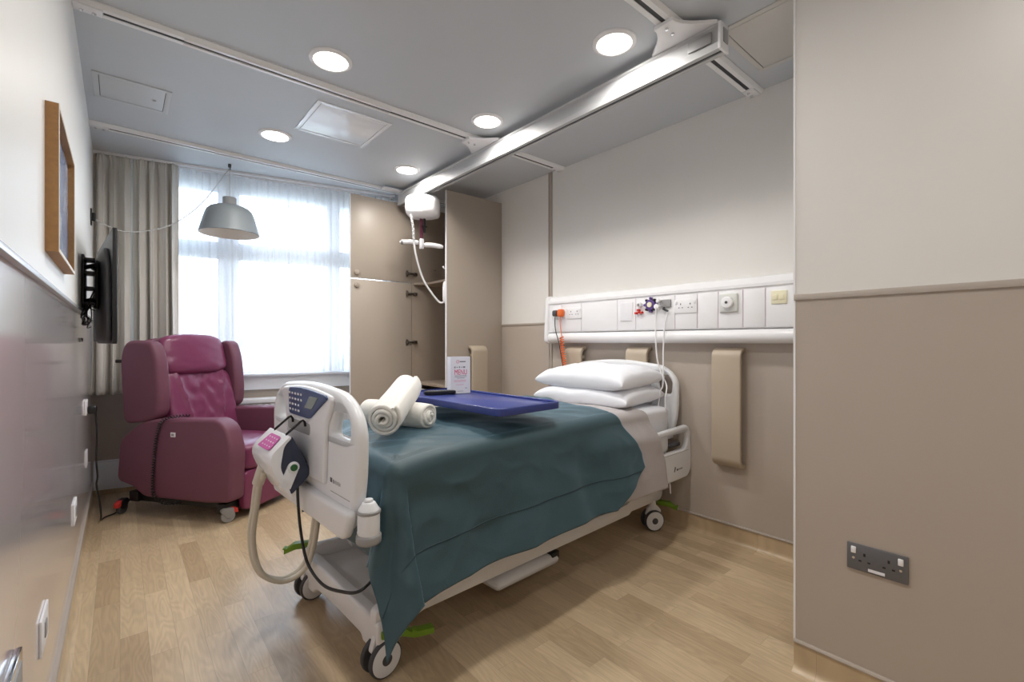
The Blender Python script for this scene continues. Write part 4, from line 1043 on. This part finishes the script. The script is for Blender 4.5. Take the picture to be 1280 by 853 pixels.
tag(mk('curtain_rail', b, M_white), 'white curtain rail on the ceiling along the window wall', 'curtain rail')

# radiator
t = thing('radiator', 'white panel radiator under the window, partly behind armchair and bed', 'radiator', tuple(MW @ Vector((1.45, -.10, .14))), WA)
b = MB(); b.bb((.90, -.125, .14), (2.05, -.115, .66), M=MW)
k = 0
x = .92
while x < 2.04:
    b.bb((x, -.135, .16), (x+.030, -.122, .66), M=MW, bev=.004); x += .05
wp('panel', b, M_frame, t)
wp('top_cover', MB().bb((.88, -.145, .665), (2.07, -.02, .705), M=MW, bev=.006), M_frame, t)
b = MB(); b.bb((.88, -.14, .13), (.90, -.02, .68), M=MW, bev=.003); b.bb((2.05, -.14, .13), (2.07, -.02, .68), M=MW, bev=.003); wp('side_cover', b, M_frame, t)
b = MB()
for x in (.92, 1.95): b.bb((x, -.12, .0), (x+.03, -.09, .15), M=MW)
wp('bracket', b, M_frame, t)

# ------------------------------------------------------------------ pendant lamp
LX, LY = .678, 4.345
t = thing('pendant_lamp', 'grey dome pendant lamp hanging before the window', 'hanging lamp', (LX, LY, 2.20))
prof = [(.216, 2.075), (.206, 2.11), (.190, 2.17), (.174, 2.225), (.160, 2.258), (.138, 2.280), (.105, 2.295), (.062, 2.304), (.048, 2.312)]
inn = [(r-.004, z-.003) for r, z in prof]
wp('lamp_shade', MB().lathe(prof+[(.0, 2.314)], o=(LX, LY, 0), n=64).lathe(inn+[(0, 2.309)], o=(LX, LY, 0), n=64, m=M_lampin).lathe([(.216, 2.075), (.212, 2.072)], o=(LX, LY, 0), n=64), M_lampgrey, t, flat=False)
wp('neck', MB().lathe([(.050, 2.309), (.050, 2.362), (.046, 2.368), (.0, 2.370)], o=(LX, LY, 0), n=40), M_grey, t)
wp('bulb', MB().lathe([(0, 2.15), (.028, 2.16), (.034, 2.19), (.022, 2.235), (.018, 2.29)], o=(LX, LY, 0), n=28), M_white, t)
wp('ceiling_hook', MB().cyl((LX, LY, 2.612), (LX, LY, 2.64), .012, n=16, bev=.003).tube([(LX, LY, 2.62), (LX+.006, LY, 2.60), (LX, LY, 2.592), (LX-.008, LY, 2.60)], .004, n=6), M_dgrey, t)
b = MB(); b.tube([(LX, LY, 2.366), (LX, LY, 2.594)], .0035, n=8)
pts = [(LX, LY, 2.596), (.645, 4.345, 2.552), (.555, 4.34, 2.39), (.45, 4.335, 2.235), (.30, 4.32, 2.085), (.16, 4.31, 2.015), (.02, 4.30, 1.985), (-.10, 4.29, 2.025), (-.135, 4.288, 2.05)]
b.tube(spline(pts, 10), .0038, n=8); wp('cable', b, mat('pale_cable', (196, 196, 196), .5), t)
t2_ = thing('cable_clamp', 'small dark cable holder on the left wall above the television', 'cable holder', (XL, 4.287, 2.057))
wp('wall_plate', MB().bb((XL, 4.262, 2.0), (XL+.008, 4.312, 2.112), bev=.003), M_dark, t2_)
wp('clamp', MB().bb((XL+.006, 4.272, 2.03), (XL+.028, 4.302, 2.085), bev=.006), M_dark, t2_)

# ------------------------------------------------------------------ television
t = thing('television', 'black flat television edge-on, on a wall arm at the left', 'television', (-.065, 3.4, 1.19))
tA = Vector((-.028, 2.955, 0)); tB = Vector((-.108, 3.86, 0)); td_ = (tB-tA).normalized()
TVM = fr(tA, td_, (0, 0, 1)) # x along, y up, z normal
nz_ = TVM.col[2].xyz
sgn = 1 if nz_.x > 0 else -1                       # screen faces +x
b = MB(); L_ = .905
b.prism(round_poly([(0, 1.19), (L_, 1.19), (L_, 1.755), (0, 1.755)], .008, 3), .018*sgn, M=TVM, bev=.003); wp('screen_panel', b, M_dark, t)
b = MB(); b.prism(round_poly([(.012, 1.20), (L_-.012, 1.20), (L_-.012, 1.745), (.012, 1.745)], .004, 2), .002*sgn, M=TVM @ Matrix.Translation((0, 0, .018*sgn))); wp('screen', b, mat('tv_glass', (8, 8, 10), .08), t)
b = MB(); b.prism(round_poly([(.03, 1.20), (L_-.03, 1.20), (L_-.05, 1.55), (L_-.16, 1.68), (.16, 1.68), (.05, 1.55)], .04, 5), -.022*sgn, M=TVM, bev=.008); wp('rear_casing', b, mat('tv_rear', (58, 58, 61), .45), t)
b = MB()
b.bb((XL+.0005, 3.30, 1.38), (XL+.012, 3.50, 1.66), bev=.003)
for z in (1.42, 1.60): b.tube([(XL+.012, 3.38, z), (XL+.05, 3.28, z), (XL+.045, 3.40, z), (-.085, 3.42, z)], .012, n=8)
b.bb((-.105, 3.36, 1.38), (-.088, 3.46, 1.64), bev=.003)
for z in (1.40, 1.48, 1.56, 1.63): b.bb((XL+.01, 3.26, z-.008), (XL+.055, 3.36, z+.008), bev=.003)
wp('wall_arm', b, M_dark, t)
b = MB()
for k in range(6):
    r0 = .018*math.sin(k*2.1); b.tube(spline([(-.105, 3.30+.02*k, 1.47-.02*k), (-.13+.01*math.sin(k), 3.22+.02*k, 1.38), (-.135+r0*.6, 3.10+.03*math.cos(k*1.7), 1.33+.012*math.sin(k*2)), (-.125+.012*math.cos(k), 3.0+.05*math.sin(k), 1.30+.012*math.cos(k*3)), (-.14, 3.10+.02*k, 1.285), (-.148, 3.25, 1.30)], 8), .0032, n=6)
b.tube(spline([(-.12, 3.35, 1.40), (-.12, 3.42, 1.33), (-.14, 3.5, 1.28), (-.135, 3.8, 1.29)], 8), .003, n=6)
wp('cables', b, M_dark, t)

# ------------------------------------------------------------------ framed print
t = thing('framed_picture', 'blue print in a deep oak box frame on the left wall', 'picture', (XL, 2.05, 1.645))
fx0, fx1 = XL, XL+.027; y0, y1, z0, z1 = 1.766, 2.335, 1.446, 1.852; fw = .012
b = MB()
b.bb((fx0, y0, z0), (fx1, y0+fw, z1)); b.bb((fx0, y1-fw, z0), (fx1, y1, z1)); b.bb((fx0, y0+fw, z0), (fx1, y1-fw, z0+fw)); b.bb((fx0, y0+fw, z1-fw), (fx1, y1-fw, z1))
wp('frame', b, M_wood, t)
b = MB()
b.bb((fx1, y0, z0), (fx1+.0015, y0+.010, z1)); b.bb((fx1, y1-.010, z0), (fx1+.0015, y1, z1)); b.bb((fx1, y0+.01, z0), (fx1+.0015, y1-.01, z0+.010)); b.bb((fx1, y0+.01, z1-.010), (fx1+.0015, y1-.01, z1))
wp('frame_edge', b, mat('pale_edge', (222, 214, 204), .5), t)
wp('print', MB().bb((fx0+.001, y0+fw, z0+fw), (fx0+.010, y1-fw, z1-fw)), M_art, t)

# ------------------------------------------------------------------ left wall fittings
XG = XL-.012
def lplate(y, z, w, h, label, knob=True, m=M_card):
    t = thing('wall_plate', label, 'wall plate', (XG, y, z))
    o = wp('plate', MB().bb((XG, y-w/2, z-h/2), (XG+.006, y+w/2, z+h/2), bev=.002), m, t)
    if knob: wp('switch', MB().bb((XG+.005, y-w*.12, z-.022), (XG+.009, y+w*.12, z+.022), bev=.002), M_grey, t)
    return t
lplate(1.85, .393, .15, .10, 'white wall plate low on the glossy cladding, nearest but one to the viewer')
lplate(3.035, .392, .15, .10, 'white wall plate low on the glossy cladding, opposite the armchair front')
lplate(4.05, .45, .12, .10, 'white wall plate low on the glossy cladding beside the hanging black lead', False)
t = thing('chrome_plate', 'chrome plate at the very bottom left of the glossy cladding', 'wall plate', (XG, 1.33, .52))
wp('plate', MB().bb((XG, 1.24, .475), (XG+.012, 1.40, .565), bev=.003), M_chrome, t)
wp('insert', MB().bb((XG+.011, 1.27, .49), (XG+.015, 1.37, .55), bev=.002), M_grey, t)
t = thing('wall_socket', 'white wall socket with a black plug beside the armchair', 'socket', (XG, 3.947, .79))
wp('plate', MB().bb((XG, 3.87, .745), (XG+.010, 4.02, .835), bev=.003), M_card, t)
t = thing('chair_power_lead', 'black plug and lead running from the left wall to the armchair', 'plug and lead', (XG+.012, 3.93, .77))
wp('plug', MB().rbox((XG+.034, 3.925, .775), (.045, .05, .055), e=4, n=4), M_dark, t)
wp('lead', MB().tube(spline([(XG+.05, 3.92, .75), (XG+.055, 3.92, .62), (-.115, 3.93, .46), (-.11, 3.97, .34), (-.115, 3.98, .28), (-.10, 4.02, .15), (-.095, 4.08, .05), (-.10, 4.15, .008), (-.07, 4.20, .008), (-.02, 4.24, .012), (.03, 4.26, .05), (.06, 4.24, .10)], 10), .005, n=8), M_dark, t)
for z, l in ((1.21, 'thin chrome cover strip on the left wall under the television'),):
    o = mk('wall_plate', MB().bb((XG, 3.45, z-.012), (XG+.008, 3.75, z+.012), bev=.003), M_chrome); tag(o, l, 'wall plate')

# ------------------------------------------------------------------ outside
g = mk('ground_outside', MB().bb((-30, 5.3, -3.2), (40, 60, -3.1)), M_lawn); g['kind'] = 'structure'; g['label'] = 'ground outside the window'
def tree(x, y, h, r, seed, label):
    t = thing('tree', label, 'tree', (x, y, -3.1), 0, 'trees outside the window')
    b = MB(); b.tube([(x, y, -3.1), (x+.1, y, -3.1+h*.3), (x, y, -3.1+h*.6)], [.22, .17, .08], n=8); wp('trunk', b, M_bark, t)
    b = MB(); rnd = random.Random(seed)
    for k in range(22):
        a = rnd.uniform(0, 2*PI); q = rnd.uniform(0, 1)**.5*r*.75; zz = -3.1+h*(.35+.6*rnd.random())
        bm2 = bmesh.new(); bmesh.ops.create_icosphere(bm2, subdivisions=3, radius=r*rnd.uniform(.22, .42))
        for v in bm2.verts: v.co *= 1+.35*noise.noise(v.co*3+Vector((k, 0, 0)))
        bm2.transform(Matrix.Translation((x+q*math.cos(a), y+q*math.sin(a), zz))); b._merge(bm2)
    wp('crown', b, M_leaf, t)
tree(3.2, 17.5, 5.6, 2.2, 1, 'pale tree faintly seen through the sheer curtain left of the middle')
tree(7.6, 19.5, 6.0, 2.4, 2, 'taller pale tree faintly seen through the right sheer curtain')
tree(5.2, 26, 5.2, 2.6, 3, 'distant tree faintly seen through the sheers between two nearer ones')

# ------------------------------------------------------------------ daylight
wd = bpy.data.worlds.new('sky'); sc.world = wd; wd.use_nodes = True; nt = wd.node_tree
bg = nt.nodes['Background']; tc = nt.nodes.new('ShaderNodeTexCoord'); sp = nt.nodes.new('ShaderNodeSeparateXYZ'); cr = nt.nodes.new('ShaderNodeValToRGB')
nt.links.new(tc.outputs['Generated'], sp.inputs[0]); nt.links.new(sp.outputs['Z'], cr.inputs[0])
e = cr.color_ramp.elements; e[0].position = 0; e[0].color = (.79, .88, 1, 1); e[1].position = .6; e[1].color = (.58, .77, 1, 1)
nt.links.new(cr.outputs[0], bg.inputs['Color']); bg.inputs['Strength'].default_value = 10.5
P = bpy.data.lights.new('window_portal', 'AREA'); P.shape = 'RECTANGLE'; P.size = T1-T0; P.size_y = TZ1-TZ0; P.cycles.is_portal = True
po = bpy.data.objects.new('window_portal', P); COL.objects.link(po)
po.matrix_world = MW @ Matrix.Translation(((T0+T1)/2, .14, (TZ0+TZ1)/2)) @ Matrix.Rotation(PI/2, 4, 'X') @ Matrix.Rotation(0, 4, 'Y')
# area light looks along its local -Z: turn it into the room
dirz = (po.matrix_world.to_3x3() @ Vector((0, 0, -1)))
inn_ = (MW.to_3x3() @ Vector((0, -1, 0)))
if dirz.dot(inn_) < 0: po.matrix_world = po.matrix_world @ Matrix.Rotation(PI, 4, 'X')

# every repeated piece of a part is an object of its own
def split_pieces(o):
    bm = bmesh.new(); bm.from_mesh(o.data); bm.verts.ensure_lookup_table(); seen = set(); isl = []
    for v in bm.verts:
        if v.index in seen: continue
        st = [v]; seen.add(v.index); g = []
        while st:
            x = st.pop(); g.append(x.index)
            for e in x.link_edges:
                y = e.other_vert(x)
                if y.index not in seen: seen.add(y.index); st.append(y)
        c = [bm.verts[k].co for k in g]
        isl.append([set(g), [min(q[k] for q in c) for k in range(3)], [max(q[k] for q in c) for k in range(3)]])
    done = False
    while not done:
        done = True
        for a in range(len(isl)):
            for b in range(a+1, len(isl)):
                A, B = isl[a], isl[b]
                if all(A[1][k] <= B[2][k]+.0005 and B[1][k] <= A[2][k]+.0005 for k in range(3)):
                    A[0] |= B[0]; A[1] = [min(p, q) for p, q in zip(A[1], B[1])]; A[2] = [max(p, q) for p, q in zip(A[2], B[2])]
                    isl.pop(b); done = False; break
            if not done: break
    bm.free()
    if len(isl) < 2: return
    src = o.data
    for k, (g, _, _) in enumerate(isl):
        bm = bmesh.new(); bm.from_mesh(src); bm.verts.ensure_lookup_table()
        bmesh.ops.delete(bm, geom=[v for v in bm.verts if v.index not in g], context='VERTS')
        me = src.copy(); bm.to_mesh(me); bm.free()
        if k == 0: o.data = me
        else:
            c = o.copy(); c.data = me; COL.objects.link(c); c.parent = o.parent
for o in list(bpy.data.objects):
    if o.type == 'MESH' and o.parent and not o.children and o.name.split('.')[0] in ('tyre', 'wheel_disc', 'hub_cap', 'hook', 'lifting_arm', 'fixing', 'bracket', 'side_cover', 'shadow_gap', 'pin_hole', 'brake_marker', 'button', 'castor', 'white_connector', 'cover_strip', 'red_connector'):
        split_pieces(o)

# ------------------------------------------------------------------ camera
cam = bpy.data.cameras.new('camera'); co = bpy.data.objects.new('camera', cam); COL.objects.link(co); sc.camera = co
cam.sensor_width = 36; cam.lens = 36*579.4/1280; cam.shift_y = 1/1280; cam.clip_start = .02; cam.clip_end = 200
co.location = (0, 0, 1.2); co.rotation_euler = (PI/2, 0, -math.atan2(.6457, .7636))
sc.view_settings.view_transform = 'Standard'; sc.view_settings.look = 'None'; sc.view_settings.gamma = 1; sc.view_settings.use_curve_mapping = False
sc.view_settings.exposure = 0.1
sc.cycles.use_denoising = True
sc.cycles.max_bounces = 10; sc.cycles.diffuse_bounces = 6; sc.cycles.transparent_max_bounces = 12; sc.cycles.sample_clamp_indirect = 8
